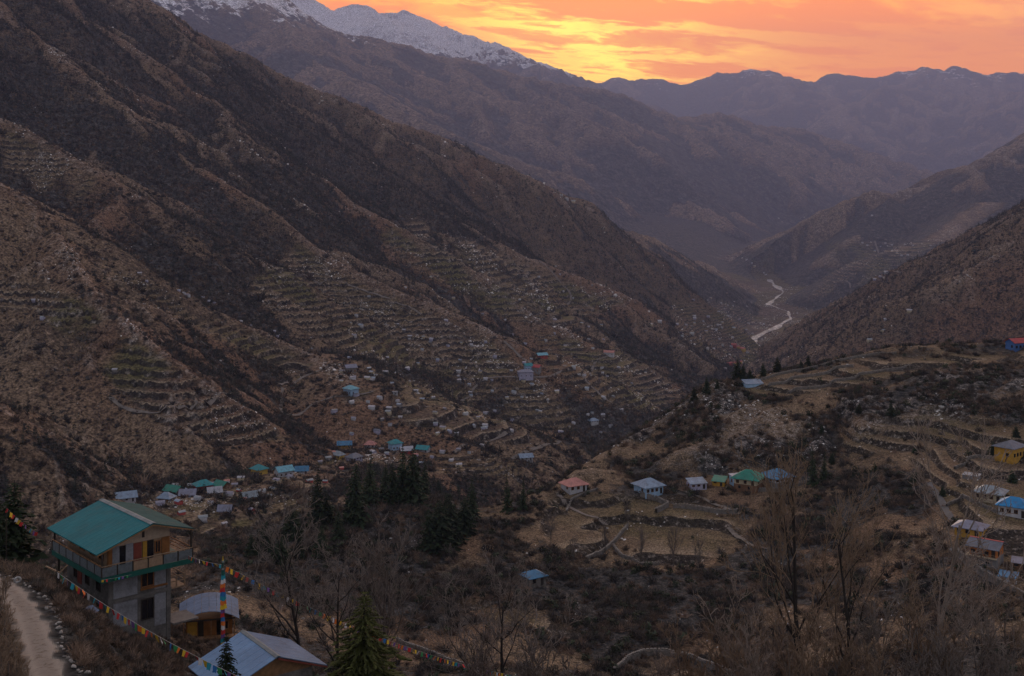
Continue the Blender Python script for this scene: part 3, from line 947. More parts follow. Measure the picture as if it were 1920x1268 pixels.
M('needles_dark', (.025, .038, .018), .9, var=.5, scale=1.2, inst=.25, spec=.2)
M('needles_olive', (.072, .078, .022), .9, var=.45, scale=1.2, spec=.2)
M('needles_far', (.020, .026, .018), .95, var=.4, scale=.3, inst=.4)
for nm_, c_ in dict(flag_blue=(.03, .16, .42), flag_white=(.62, .60, .60), flag_red=(.52, .035, .035), flag_green=(.05, .30, .10), flag_yellow=(.72, .46, .03), flag_orange=(.72, .17, .025), flag_purple=(.16, .08, .25), flag_teal=(.02, .28, .36)).items():
    M(nm_, c_, .8, var=.12)
M('cord', (.35, .33, .30), .9)
M('asphalt', (.10, .098, .10), .9, var=.25, scale=.5)
M('path_dirt', (.17, .145, .125), .95, var=.35, scale=.4)


class MB:
    """collects boxes, prisms and tubes into one mesh"""
    def __init__(self):
        self.v, self.f = [], []

    def add(self, v, f):
        k = len(self.v)
        self.v += [tuple(p) for p in v]
        self.f += [tuple(i + k for i in q) for q in f]
        return self

    def box(self, x0, x1, y0, y1, z0, z1):
        v = [(x, y, z) for z in (z0, z1) for y in (y0, y1) for x in (x0, x1)]
        return self.add(v, [(0, 2, 3, 1), (4, 5, 7, 6), (0, 1, 5, 4), (2, 6, 7, 3), (0, 4, 6, 2), (1, 3, 7, 5)])

    def bar(self, a, b, r, n=4, r2=None):
        a = Vector(a); b = Vector(b)
        d = (b - a).normalized()
        u = d.cross(Vector((0, 0, 1)) if abs(d.z) < .9 else Vector((1, 0, 0))).normalized()
        w = d.cross(u)
        r2 = r if r2 is None else r2
        v = []
        for p, rr in ((a, r), (b, r2)):
            for i in range(n):
                t = 2 * math.pi * (i + .5) / n
                v.append(p + (u * math.cos(t) + w * math.sin(t)) * rr)
        f = [(i, (i + 1) % n, n + (i + 1) % n, n + i) for i in range(n)]
        f += [tuple(range(n))[::-1], tuple(range(n, 2 * n))]
        return self.add(v, f)

    def slab(self, pts, th):
        """sheet through 3-4 points (counter-clockwise from above), thickness th downwards"""
        n = len(pts)
        v = [Vector(p) for p in pts] + [Vector(p) - Vector((0, 0, th)) for p in pts]
        f = [tuple(range(n)), tuple(range(n, 2 * n))[::-1]]
        f += [(i, n + i, n + (i + 1) % n, (i + 1) % n) for i in range(n)]
        return self.add(v, f)

    def build(self, name, material, parent=None, smooth=False):
        return link_mesh(name, self.v, self.f, material, parent, smooth)


def empty(name, loc, rz=0.0, scale=1.0):
    o = bpy.data.objects.new(name, None)
    o.empty_display_size = .5
    COL.objects.link(o)
    o.location = loc
    o.rotation_euler = (0, 0, rz)
    o.scale = (scale,) * 3
    return o


def part(name, me, parent, loc=(0, 0, 0)):
    o = bpy.data.objects.new(name, me)
    COL.objects.link(o)
    o.parent = parent
    o.location = loc
    return o


def raw_mesh(name, v, f, material):
    me = bpy.data.meshes.new(name)
    v = np.asarray(v, np.float32); f = np.asarray(f, np.int32)
    me.vertices.add(len(v)); me.vertices.foreach_set('co', v.ravel())
    k = f.shape[1]
    me.loops.add(len(f) * k); me.loops.foreach_set('vertex_index', f.ravel())
    me.polygons.add(len(f)); me.polygons.foreach_set('loop_start', np.arange(0, len(f) * k, k, dtype=np.int32))
    me.update(calc_edges=True)
    me.materials.append(material)
    return me


# ------------------------------------------------------------------ trees
def conifer(h, r, whorls, nb, clumps, seed, bare=.1, shape=.85, leaf=1.0, slim=.55):
    """crown (needle fans on whorled branches) and trunk with branch stubs, unit metres"""
    g = np.random.default_rng(seed)
    V, Fc = [], []
    tb = MB()
    lean = g.normal(0, .012, 2)
    tb.bar((0, 0, -.6), (lean[0] * h * .5, lean[1] * h * .5, h * .5), .022 * h, 6, .013 * h)
    tb.bar((lean[0] * h * .5, lean[1] * h * .5, h * .5), (lean[0] * h, lean[1] * h, h), .013 * h, 5, .003 * h)
    for w in range(whorls):
        t = (w + g.uniform(-.3, .3)) / whorls
        z = h * (bare + (1 - bare) * t)
        rr = r * (1 - t) ** shape * g.uniform(.8, 1.12) + .03 * r
        n = max(4, int(nb * (1 - .45 * t)))
        a0 = g.uniform(0, 6.28)
        for b in range(n):
            az = a0 + 6.283 * b / n + g.normal(0, .18)
            L = rr * g.uniform(.62, 1.15)
            if g.random() < .06:
                continue
            up = .25 * t - .12 + g.normal(0, .06)
            base = np.array([lean[0] * z, lean[1] * z, z])
            dv = np.array([math.cos(az), math.sin(az), 0])
            if b % 3 == 0:
                e = base + dv * L * .8 + np.array([0, 0, L * (up - .2)])
                tb.bar(base, e, .006 * h * (1 - t) + .01, 3, .006)
            for c in range(clumps):
                s = (c + g.uniform(.35, 1)) / clumps
                p = base + dv * L * s + np.array([0, 0, L * (up * s - .30 * s * s)])
                side = np.array([-dv[1], dv[0], 0])
                size = leaf * (.16 + .22 * (1 - s * .6)) * max(rr, .22 * r) * g.uniform(.7, 1.25)
                tilt = g.normal(0, .5)
                sv = side * math.cos(tilt) + np.array([0, 0, 1]) * math.sin(tilt)
                ov = dv * g.uniform(.7, 1.2) + side * g.normal(0, .45) + np.array([0, 0, g.uniform(-.45, .05)])
                k = len(V)
                V += [p - ov * size * .5, p + sv * size * slim + ov * size * .1, p + ov * size * 1.05, p - sv * size * slim + ov * size * .1]
                Fc.append((k, k + 1, k + 2, k + 3))
                if g.random() < .55:
                    k = len(V)
                    dn = np.array([0, 0, -1.0])
                    V += [p - ov * size * .3, p + ov * size * .5 + dn * size * .1, p + ov * size * .55 + dn * size * .6, p - ov * size * .1 + dn * size * .45]
                    Fc.append((k, k + 1, k + 2, k + 3))
    return np.array(V), np.array(Fc), tb


def tubes(paths):
    """paths: list of (points, radii, sides)"""
    V, Fq = [], []
    for pts, rad, n in paths:
        base = len(V)
        for i, (p, r) in enumerate(zip(pts, rad)):
            d = (pts[min(i + 1, len(pts) - 1)] - pts[max(i - 1, 0)])
            d = d / (np.linalg.norm(d) + 1e-9)
            u = np.cross(d, [0, 0, 1.0] if abs(d[2]) < .9 else [1.0, 0, 0]); u /= np.linalg.norm(u)
            w = np.cross(d, u)
            for j in range(n):
                a = 2 * math.pi * j / n
                V.append(p + (u * math.cos(a) + w * math.sin(a)) * r)
        for i in range(len(pts) - 1):
            for j in range(n):
                a, b = base + i * n + j, base + i * n + (j + 1) % n
                Fq.append((a, b, b + n, a + n))
    return np.array(V), np.array(Fq)


def bare_tree(h, seed, spread=.55, limbs=9, low=.22, upright=.5, twigs=5, r0=None, forks=1, thick=.02):
    """leafless tree: returns (trunk+limb paths, twig paths)"""
    g = np.random.default_rng(seed)
    big, fine = [], []
    r0 = r0 or .014 * h + .03

    def grow(p, d, L, r, lvl):
        n = 4 if lvl < 2 else 3
        pts, rad = [p], [r]
        for i in range(n):
            d = d + g.normal(0, .17 if lvl else .06, 3) + np.array([0, 0, .06 + .12 * upright])
            d /= np.linalg.norm(d)
            p = p + d * L / n
            pts.append(p); rad.append(max(r * (1 - (i + 1) / n * (.75 if lvl < 3 else .6)), thick * .5))
        (big if lvl < 2 else fine).append((pts, rad, 5 if lvl == 0 else (4 if lvl == 1 else 3)))
        if lvl >= 4:
            return
        k = {0: limbs, 1: 6, 2: twigs, 3: 3}[lvl]
        for q in range(k):
            lo = low if lvl == 0 else .25
            s = lo + (1 - lo) * (q + g.uniform(.2, 1)) / k
            s = min(s, 1)
            x = s * n
            i = min(int(x), n - 1)
            pp = pts[i] + (pts[i + 1] - pts[i]) * (x - i)
            dd = pts[i + 1] - pts[i]; dd = dd / np.linalg.norm(dd)
            az = g.uniform(0, 6.283)
            u = np.cross(dd, [math.cos(az), math.sin(az), .2]); u /= np.linalg.norm(u)
            sp = spread * g.uniform(.7, 1.4)
            nd = dd * math.cos(sp) + u * math.sin(sp) + np.array([0, 0, .25 * upright])
            nd /= np.linalg.norm(nd)
            ll = L * {0: .52, 1: .5, 2: .46, 3: .5}[lvl] * (1.15 - .55 * s if lvl == 0 else 1) * g.uniform(.65, 1.2)
            rr = max(rad[i] * .55, thick * .5)
            grow(pp, nd, ll, rr, lvl + 1)

    for f_ in range(forks):
        d0 = np.array([g.normal(0, .05 + .12 * (forks > 1)), g.normal(0, .05 + .12 * (forks > 1)), 1.0])
        grow(np.array([g.normal(0, .15) * (forks > 1), g.normal(0, .15) * (forks > 1), -.8]), d0 / np.linalg.norm(d0), h * (1 if f_ == 0 else g.uniform(.65, .9)), r0, 0)
    return big, fine


CON = []     # shared conifer meshes: (crown, trunk, height)
for i_, (h_, r_, sh_) in enumerate(((15, 3.3, .85), (13, 3.6, .7), (16, 2.7, .95), (9, 3.0, .6))):
    v_, f_, tb_ = conifer(h_, r_, 26, 9, 5, 300 + i_, bare=.09, shape=sh_)
    CON.append((raw_mesh('conifer_crown', v_, f_, MT['needles_dark']), raw_mesh('conifer_trunk', *(lambda b: (b.v, [q for q in b.f if len(q) == 4]))(tb_), MT['bark_dark']), h_))


def place_conifer(px, py, height, label, kind=0, crown_mat=None, base_y=None, group=None):
    if base_y is None:
        p = pick(px, py)
    else:
        p = ((px - 960) / F * base_y, base_y, ground_z(px, base_y))
    c, t, h = CON[kind]
    root = empty('conifer_tree', p, random.uniform(0, 6.28), height / h)
    w = random.uniform(.85, 1.3)
    root.scale = (height / h * w, height / h * w * random.uniform(.85, 1.1), height / h)
    root.rotation_euler[0] = random.gauss(0, .03)
    root.rotation_euler[1] = random.gauss(0, .03)
    part('trunk', t, root); part('crown', c, root)
    tag(root, label, 'conifer', group)
    return root


BARE = {}
for key_, kw_ in dict(open=dict(h=12, seed=41, spread=.62, limbs=8, low=.34, upright=.35, thick=.035),
                      open2=dict(h=12, seed=42, spread=.7, limbs=9, low=.3, upright=.3, thick=.035),
                      tall=dict(h=15, seed=43, spread=.52, limbs=12, low=.16, upright=.65, thick=.042, twigs=4),
                      tall2=dict(h=15, seed=44, spread=.56, limbs=11, low=.2, upright=.6, thick=.042, twigs=4),
                      poplar=dict(h=10, seed=45, spread=.3, limbs=12, low=.12, upright=1.0, twigs=4, thick=.05),
                      bush=dict(h=5, seed=46, spread=.5, limbs=6, low=.1, upright=.45, twigs=3, forks=3, thick=.036, r0=.07),
                      bush2=dict(h=5, seed=47, spread=.55, limbs=6, low=.1, upright=.35, twigs=3, forks=3, thick=.036, r0=.07)).items():
    b_, f_ = bare_tree(**kw_)
    BARE[key_] = (tubes(b_), tubes(f_), kw_['h'])
_bt = {}


def place_bare(px, Y, height, label, kind, bark, twig, py=None, group=None, rz=None, name='bare_tree', cat='tree'):
    if py is not None:
        p = pick(px, py)
    else:
        p = ((px - 960) / F * Y, Y, ground_z(px, Y))
    (bv, bf), (tv, tf), h = BARE[kind]
    ka, kb = (kind, bark), (kind, twig, 't')
    if ka not in _bt:
        _bt[ka] = raw_mesh('bare_trunk', bv, bf, MT[bark])
    if kb not in _bt:
        _bt[kb] = raw_mesh('bare_twigs', tv, tf, MT[twig])
    root = empty(name, p, random.uniform(0, 6.28) if rz is None else rz, height / h)
    part('trunk', _bt[ka], root); part('crown', _bt[kb], root)
    tag(root, label, cat, group)
    return root


# ------------------------------------------------------------------ scattered stuff (geometry nodes)
def scatter(name, pts, scl, rot, src_mesh, label, cat, zs=None):
    me = bpy.data.meshes.new(name)
    pts = np.asarray(pts, np.float32)
    me.vertices.add(len(pts)); me.vertices.foreach_set('co', pts.ravel())
    for an, ty, val in (('scl', 'FLOAT_VECTOR', np.stack([scl, scl, scl if zs is None else scl * zs], -1)), ('rot', 'FLOAT_VECTOR', rot)):
        a = me.attributes.new(an, ty, 'POINT')
        a.data.foreach_set('vector', np.asarray(val, np.float32).ravel())
    o = bpy.data.objects.new(name, me)
    COL.objects.link(o)
    src = bpy.data.objects.new(name + '_source', src_mesh)      # never linked to the scene
    ng = bpy.data.node_groups.new(name, 'GeometryNodeTree')
    ng.interface.new_socket('Geometry', in_out='INPUT', socket_type='NodeSocketGeometry')
    ng.interface.new_socket('Geometry', in_out='OUTPUT', socket_type='NodeSocketGeometry')
    gi = ng.nodes.new('NodeGroupInput'); go = ng.nodes.new('NodeGroupOutput')
    iop = ng.nodes.new('GeometryNodeInstanceOnPoints')
    oi = ng.nodes.new('GeometryNodeObjectInfo')
    oi.inputs['Object'].default_value = src
    oi.inputs['As Instance'].default_value = True
    na = []
    for an in ('scl', 'rot'):
        q = ng.nodes.new('GeometryNodeInputNamedAttribute')
        q.data_type = 'FLOAT_VECTOR'
        q.inputs['Name'].default_value = an
        na.append(q)
    L = ng.links.new
    L(gi.outputs[0], iop.inputs['Points'])
    L(oi.outputs['Geometry'], iop.inputs['Instance'])
    L(na[0].outputs[0], iop.inputs['Scale'])
    L(na[1].outputs[0], iop.inputs['Rotation'])
    L(iop.outputs[0], go.inputs[0])
    md = o.modifiers.new('scatter', 'NODES')
    md.node_group = ng
    tag(o, label, cat, kind='stuff')
    return o


def blade_bush(seed, n, material, h=1.0, w=.045, flat=.75):
    """leafless shrub: a fan of thin forked blades"""
    g = np.random.default_rng(seed)
    V, Fc = [], []
    for i in range(n):
        az = g.uniform(0, 6.283); el = g.uniform(.25, 1.5)
        d = np.array([math.cos(az) * math.cos(el), math.sin(az) * math.cos(el), math.sin(el) * flat])
        L = h * g.uniform(.5, 1.0)
        st = np.array([g.normal(0, .12), g.normal(0, .12), -.06])
        mid = st + d * L * .55
        s = np.cross(d, g.normal(0, 1, 3)); s /= np.linalg.norm(s)
        k = len(V)
        V += [st - s * w * .5, st + s * w * .5, mid + s * w * .4, mid - s * w * .4]
        Fc.append((k, k + 1, k + 2, k + 3))
        for q in range(2):
            d2 = d + g.normal(0, .45, 3); d2 /= np.linalg.norm(d2)
            e = mid + d2 * L * .5
            k = len(V)
            V += [mid - s * w * .4, mid + s * w * .4, e + s * w * .1, e - s * w * .1]
            Fc.append((k, k + 1, k + 2, k + 3))
    return raw_mesh('shrub', V, Fc, material)


def leaf_clump(seed, n, material):
    g = np.random.default_rng(seed)
    V, Fc = [], []
    for i in range(n):
        d = g.normal(0, 1, 3); d /= np.linalg.norm(d)
        p = d * g.uniform(.35, 1) * np.array([1, 1, .8]) + np.array([0, 0, .45])
        a = g.normal(0, 1, 3); a /= np.linalg.norm(a)
        b = np.cross(d, a); b /= np.linalg.norm(b)
        s = g.uniform(.12, .3)
        k = len(V)
        V += [p - a * s, p + b * s * .7, p + a * s, p - b * s * .7]
        Fc.append((k, k + 1, k + 2, k + 3))
    return raw_mesh('leafy_shrub', V, Fc, material)


def rock_mesh(seed, material):
    g = np.random.default_rng(seed)
    t = (1 + 5 ** .5) / 2
    v = np.array([(-1, t, 0), (1, t, 0), (-1, -t, 0), (1, -t, 0), (0, -1, t), (0, 1, t), (0, -1, -t), (0, 1, -t), (t, 0, -1), (t, 0, 1), (-t, 0, -1), (-t, 0, 1)]) / 1.9
    f = [(0, 11, 5), (0, 5, 1), (0, 1, 7), (0, 7, 10), (0, 10, 11), (1, 5, 9), (5, 11, 4), (11, 10, 2), (10, 7, 6), (7, 1, 8), (3, 9, 4), (3, 4, 2), (3, 2, 6), (3, 6, 8), (3, 8, 9), (4, 9, 5), (2, 4, 11), (6, 2, 10), (8, 6, 7), (9, 8, 1)]
    v = v * g.uniform(.65, 1.2, (12, 1)) * np.array([1, .75, .6])
    return raw_mesh('rock', v, f, material)


v_, f_, tb_ = conifer(10, 2.6, 9, 6, 2, 77, bare=.08, leaf=1.5)
FAR_CONIFER = raw_mesh('far_conifer', v_, f_, MT['needles_far'])


def normals_rot(n, tilt=.12):
    return np.stack([rng.normal(0, tilt, n), rng.normal(0, tilt, n), rng.uniform(0, 6.283, n)], -1)


def choose(weight, n):
    w = weight.ravel().astype(float); w = w / w.sum()
    return rng.choice(len(w), size=n, p=w)


def jitter(idx, X, Y, Z, PXg, getz):
    """random points inside the cells of the chosen grid vertices"""
    nr, nc = X.shape
    r, c = idx // nc, idx % nc
    r1, c1 = np.minimum(r + 1, nr - 1), np.minimum(c + 1, nc - 1)
    fr, fc = rng.random(len(idx)), rng.random(len(idx))
    def bi(A):
        return A[r, c] * (1 - fr) * (1 - fc) + A[r1, c] * fr * (1 - fc) + A[r, c1] * (1 - fr) * fc + A[r1, c1] * fr * fc
    return np.stack([bi(X), bi(Y), bi(Z)], -1)


# visible part of the two grounds (running horizon from the camera), to spend plants where they show
def visible(PYg):
    run = np.minimum.accumulate(PYg, axis=0)
    return PYg <= run + 6


mvis = visible(MPY) & (MPY < 1060) & (MPY > -40)
nhor = np.interp(PXC, NPX, NPY[(NYR > 100)].min(0))
mvis &= MPY < nhor[None, :] + 10
nvis = visible(np.where(NYM < 125, NPY + 0, NPY)) & (NPY < 1330)
marea = MY * MY          # cell area grows with distance squared
near_rel = np.clip(MY, 0, 3500) ** 1.0 / 1000

wt = mvis * (MY < 5200) * (MSET != 9) * (.05 + mveg) * (1 - .9 * MTM) * marea / MY ** .9
ix = choose(wt, 46000)
pp = jitter(ix, MX, MY, MZ, None, None)
sc_ = np.exp(rng.normal(-.42, .38, len(pp))) * np.clip(pp[:, 1] / 2400, .55, 1.1)
scatter('slope_conifers', pp, sc_, normals_rot(len(pp), .04), FAR_CONIFER, 'small dark conifers dotting the far slopes and ridges of the valley', 'trees')
wt = mvis * (MY < 4500) * (.25 + mveg) * (1 - .75 * MTM) * marea / MY ** 1.0
ix = choose(wt, 90000)
pp = jitter(ix, MX, MY, MZ, None, None)
h2 = len(pp) // 2
scatter('slope_scrub', pp[:h2], np.exp(rng.normal(.75, .5, h2)), normals_rot(h2), blade_bush(5, 26, MT['scrub_dark'], w=.16), 'leafless dark scrub covering the valley slopes', 'scrub')
scatter('slope_brush', pp[h2:], np.exp(rng.normal(.6, .5, len(pp) - h2)), normals_rot(len(pp) - h2), blade_bush(6, 26, MT['scrub_brown'], w=.16), 'brown dry brush covering the valley slopes', 'scrub')
wt = mvis * (MY < 6000) * (.05 + MTM + 1.2 * (MSET == 9) + 2.5 * mpale) * sstep(fbm(MX, MY, 70, 3, 190), .02, .35) * marea / MY ** 1.2
ix = choose(wt, 10000)
pp = jitter(ix, MX, MY, MZ, None, None)
scatter('slope_stones', pp, np.exp(rng.normal(-.7, .5, len(pp))) * np.clip(pp[:, 1] / 1300, .5, 2.2), normals_rot(len(pp)), rock_mesh(9, MT['pale_stone']), 'pale stones and boulders strewn over the terraced slopes', 'stones')

# near hillside
free = (1 - .93 * NTM) * (1 - NTRACK) * (td > 1.7)
narea = NYM * NYM * np.gradient(NYR)[:, None] / NYR[:, None]
wt = nvis * shoulder * free * (.12 + nveg) * (.15 + sstep(fbm(NX, NYM, 20, 3, 194), -.15, .3)) * NYM ** 1.6
ix = choose(wt, 12500)
pp = jitter(ix, NX, NYM, NZ, None, None)
h2 = int(len(pp) * .44)
scatter('hillside_scrub', pp[:h2], rng.uniform(1.0, 3.2, h2), normals_rot(h2), blade_bush(7, 46, MT['scrub_dark'], w=.07), 'dark leafless scrub over the hillside', 'scrub')
scatter('hillside_brush', pp[h2:2 * h2], rng.uniform(.9, 2.6, h2), normals_rot(h2), blade_bush(8, 46, MT['scrub_brown'], w=.07), 'brown leafless brush over the hillside', 'scrub')
scatter('hillside_shrubs', pp[2 * h2:], rng.uniform(.6, 1.9, len(pp) - 2 * h2), normals_rot(len(pp) - 2 * h2), leaf_clump(9, 70, MT['scrub_green']), 'low dark evergreen shrubs over the hillside', 'shrubs')
wt = nvis * (1 - shoulder) * free * (NYM < 150) * NYM ** 1.0 * (NPY < 1300)
ix = choose(wt, 3600)
pp = jitter(ix, NX, NYM, NZ, None, None)
h2 = len(pp) // 2
scatter('bank_brush', pp[:h2], rng.uniform(.35, 1.1, h2), normals_rot(h2), blade_bush(12, 60, MT['scrub_brown'], w=.05), 'dry brown brush and grass tufts on the near bank', 'scrub')
scatter('bank_scrub', pp[h2:], rng.uniform(.3, .9, len(pp) - h2), normals_rot(len(pp) - h2), blade_bush(13, 60, MT['scrub_dark'], w=.05), 'dark leafless scrub on the near bank', 'scrub')
wt = nvis * shoulder * (.15 + npale * 3 + NTM * .08) * sstep(fbm(NX, NYM, 22, 3, 192), .0, .35) * NYM ** 1.2
ix = choose(wt, 1500)
pp = jitter(ix, NX, NYM, NZ, None, None)
scatter('hillside_stones', pp, np.exp(rng.normal(-1.45, .5, len(pp))), normals_rot(len(pp)), rock_mesh(10, MT['pale_stone']), 'pale stones and small boulders on the hillside', 'stones')
# ------------------------------------------------------------------ river
def ribbon(name, pts, width, material, lift=.25, kind='structure', nseg=6, jit=0.0, across=2):
    """strip draped on the ground through pixel picks (or world points)"""
    P = [np.array(pick(*p)) if len(p) == 2 else np.array([(p[0] - 960) / F * p[2], p[2], 0.]) for p in pts]
    Q = []
    for a, b in zip(P[:-1], P[1:]):
        for i in range(nseg):
            Q.append(a + (b - a) * i / nseg)
    Q.append(P[-1])
    Q = np.array(Q)
    for _ in range(2):
        Q[1:-1] = .25 * Q[:-2] + .5 * Q[1:-1] + .25 * Q[2:]
    V, Fq = [], []
    d = np.gradient(Q[:, :2], axis=0)
    d /= np.linalg.norm(d, axis=1, keepdims=True) + 1e-9
    for i, q in enumerate(Q):
        nrm = np.array([-d[i, 1], d[i, 0]])
        w = (width if not callable(width) else width(i / len(Q))) * (1 + jit * random.uniform(-1, 1))
        row = []
        for k in range(across + 1):
            s = (k / across - .5) * w
            x, y = q[0] + nrm[0] * s, q[1] + nrm[1] * s
            row.append((x, y, ground_z(960 + x / y * F, y) + lift))
        zz = [r[2] for r in row]
        zl = sum(zz) / len(zz)
        V += [(r[0], r[1], .5 * r[2] + .5 * zl + .1) for r in row]
    n = across + 1
    for i in range(len(Q) - 1):
        for k in range(across):
            Fq.append((i * n + k, i * n + k + 1, (i + 1) * n + k + 1, (i + 1) * n + k))
    o = link_mesh(name, V, Fq, material, smooth=True)
    tag(o, kind=kind)
    return o


mw = bpy.data.materials.new('river_water')
mw.use_nodes = True
Nw = NT(mw.node_tree)
bw = mw.node_tree.nodes['Principled BSDF']
gp = Nw.n('ShaderNodeNewGeometry').outputs['Position']
Nw.set(bw.inputs['Base Color'], Nw.mix(Nw.ss(Nw.noise(gp, .05, 6, .7), .46, .64), (.10, .105, .12), (.50, .50, .53)))  # pale tone is sky reflection put into the base colour
bw.inputs['Roughness'].default_value = .6
bw.inputs['Specular IOR Level'].default_value = .15
V_, F_ = [], []
ry = np.linspace(3550, 7300, 130)
for i_, y_ in enumerate(ry):
    x_ = river_x(y_)
    w_ = 18 + 30 * (perlin(y_ / 190, 3.3, 5)) + 6 * math.sin(y_ / 70)
    w_ = max(w_, 5)
    x_ = x_ + 10 * perlin(y_ / 130, 9.1, 6)
    z_ = float(river_z(y_)) + 1.2
    V_ += [(x_ - w_ / 2, y_, z_), (x_, y_, z_ + .1), (x_ + w_ / 2, y_, z_)]
    if i_:
        k_ = 3 * (i_ - 1)
        F_ += [(k_, k_ + 1, k_ + 4, k_ + 3), (k_ + 1, k_ + 2, k_ + 5, k_ + 4)]
tag(link_mesh('river', V_, F_, mw), kind='structure')

# ------------------------------------------------------------------ houses
ROOFS = dict(teal=M('roof_teal', (.015, .21, .23), .5, var=.3, scale=.5, rust=.45), blue=M('roof_blue', (.045, .17, .30), .5, var=.3, scale=.5, rust=.45),
             brightblue=M('roof_bright_blue', (.01, .19, .42), .5, var=.3, scale=.5, rust=.45), paleblue=M('roof_pale_blue', (.20, .27, .36), .5, var=.3, scale=.5, rust=.45),
             green=M('roof_green', (.01, .18, .13), .5, var=.3, scale=.5, rust=.45), pink=M('roof_pink', (.46, .20, .17), .6, var=.3, scale=.5, rust=.45),
             red=M('roof_red', (.36, .05, .05), .6, var=.3, scale=.5, rust=.45), grey=M('roof_slate', (.125, .14, .175), .5, var=.3, scale=.5, rust=.45),
             palegrey=M('roof_pale_grey', (.22, .26, .29), .5, var=.3, scale=.5, rust=.45), lilac=M('roof_lilac', (.20, .205, .27), .5, var=.3, scale=.5, rust=.45),
             white=M('roof_white', (.38, .38, .42), .6, var=.3, scale=.5, rust=.45), cyan=M('roof_cyan', (.14, .36, .44), .5, var=.3, scale=.5, rust=.45))
WALLS = dict(white=M('wall_white', (.44, .43, .45), .9, var=.2, scale=.5), lightblue=M('wall_light_blue', (.30, .44, .60), .9, var=.2, scale=.5),
             ochre=M('wall_ochre', (.46, .25, .04), .9, var=.3, scale=.5), yellow=M('wall_yellow', (.55, .36, .07), .9, var=.3, scale=.5),
             grey=M('wall_grey', (.20, .185, .18), .9, var=.3, scale=.5), cream=M('wall_cream', (.46, .38, .26), .9, var=.25, scale=.5),
             brown=M('wall_brown', (.17, .09, .05), .9, var=.3, scale=.5), orange=M('wall_orange', (.45, .15, .04), .9, var=.3, scale=.5),
             blue=M('wall_blue', (.06, .14, .34), .9, var=.2, scale=.5), red=M('wall_red', (.36, .06, .05), .9, var=.2, scale=.5),
             lilac=M('wall_lilac', (.36, .34, .44), .9, var=.2, scale=.5), stone=MT['stone'])


def window(parent, x, y, z, w, h, nx, ny, frame_mat, out=.06):
    """window on a wall with outward normal (nx, ny): frame, pane"""
    tx, ty = -ny, nx
    f = MB()
    def bx(a0, a1, z0, z1, d0, d1):
        c = []
        for zz in (z0, z1):
            for d in (d0, d1):
                for a in (a0, a1):
                    c.append((x + tx * a + nx * d, y + ty * a + ny * d, zz))
        f.add(c, [(0, 2, 3, 1), (4, 5, 7, 6), (0, 1, 5, 4), (2, 6, 7, 3), (0, 4, 6, 2), (1, 3, 7, 5)])
    t = min(.09, w * .14)
    bx(-w / 2, -w / 2 + t, z, z + h, -.02, out)
    bx(w / 2 - t, w / 2, z, z + h, -.02, out)
    bx(-w / 2 + t, w / 2 - t, z, z + t, -.02, out)
    bx(-w / 2 + t, w / 2 - t, z + h - t, z + h, -.02, out)
    bx(-t * .3, t * .3, z + t, z + h - t, -.02, out * .8)
    fo = f.build('window', frame_mat, parent)
    p = MB()
    c = [(x + tx * a + nx * .02, y + ty * a + ny * .02, zz) for zz, a in ((z + t, -w / 2 + t), (z + t, w / 2 - t), (z + h - t, w / 2 - t), (z + h - t, -w / 2 + t))]
    c2 = [(a - nx * .06, b - ny * .06, q) for a, b, q in c]
    p.add(c + c2, [(0, 1, 2, 3), (7, 6, 5, 4), (0, 4, 5, 1), (1, 5, 6, 2), (2, 6, 7, 3), (3, 7, 4, 0)])
    p.build('pane', MT['dark_pane'], fo)
    return fo


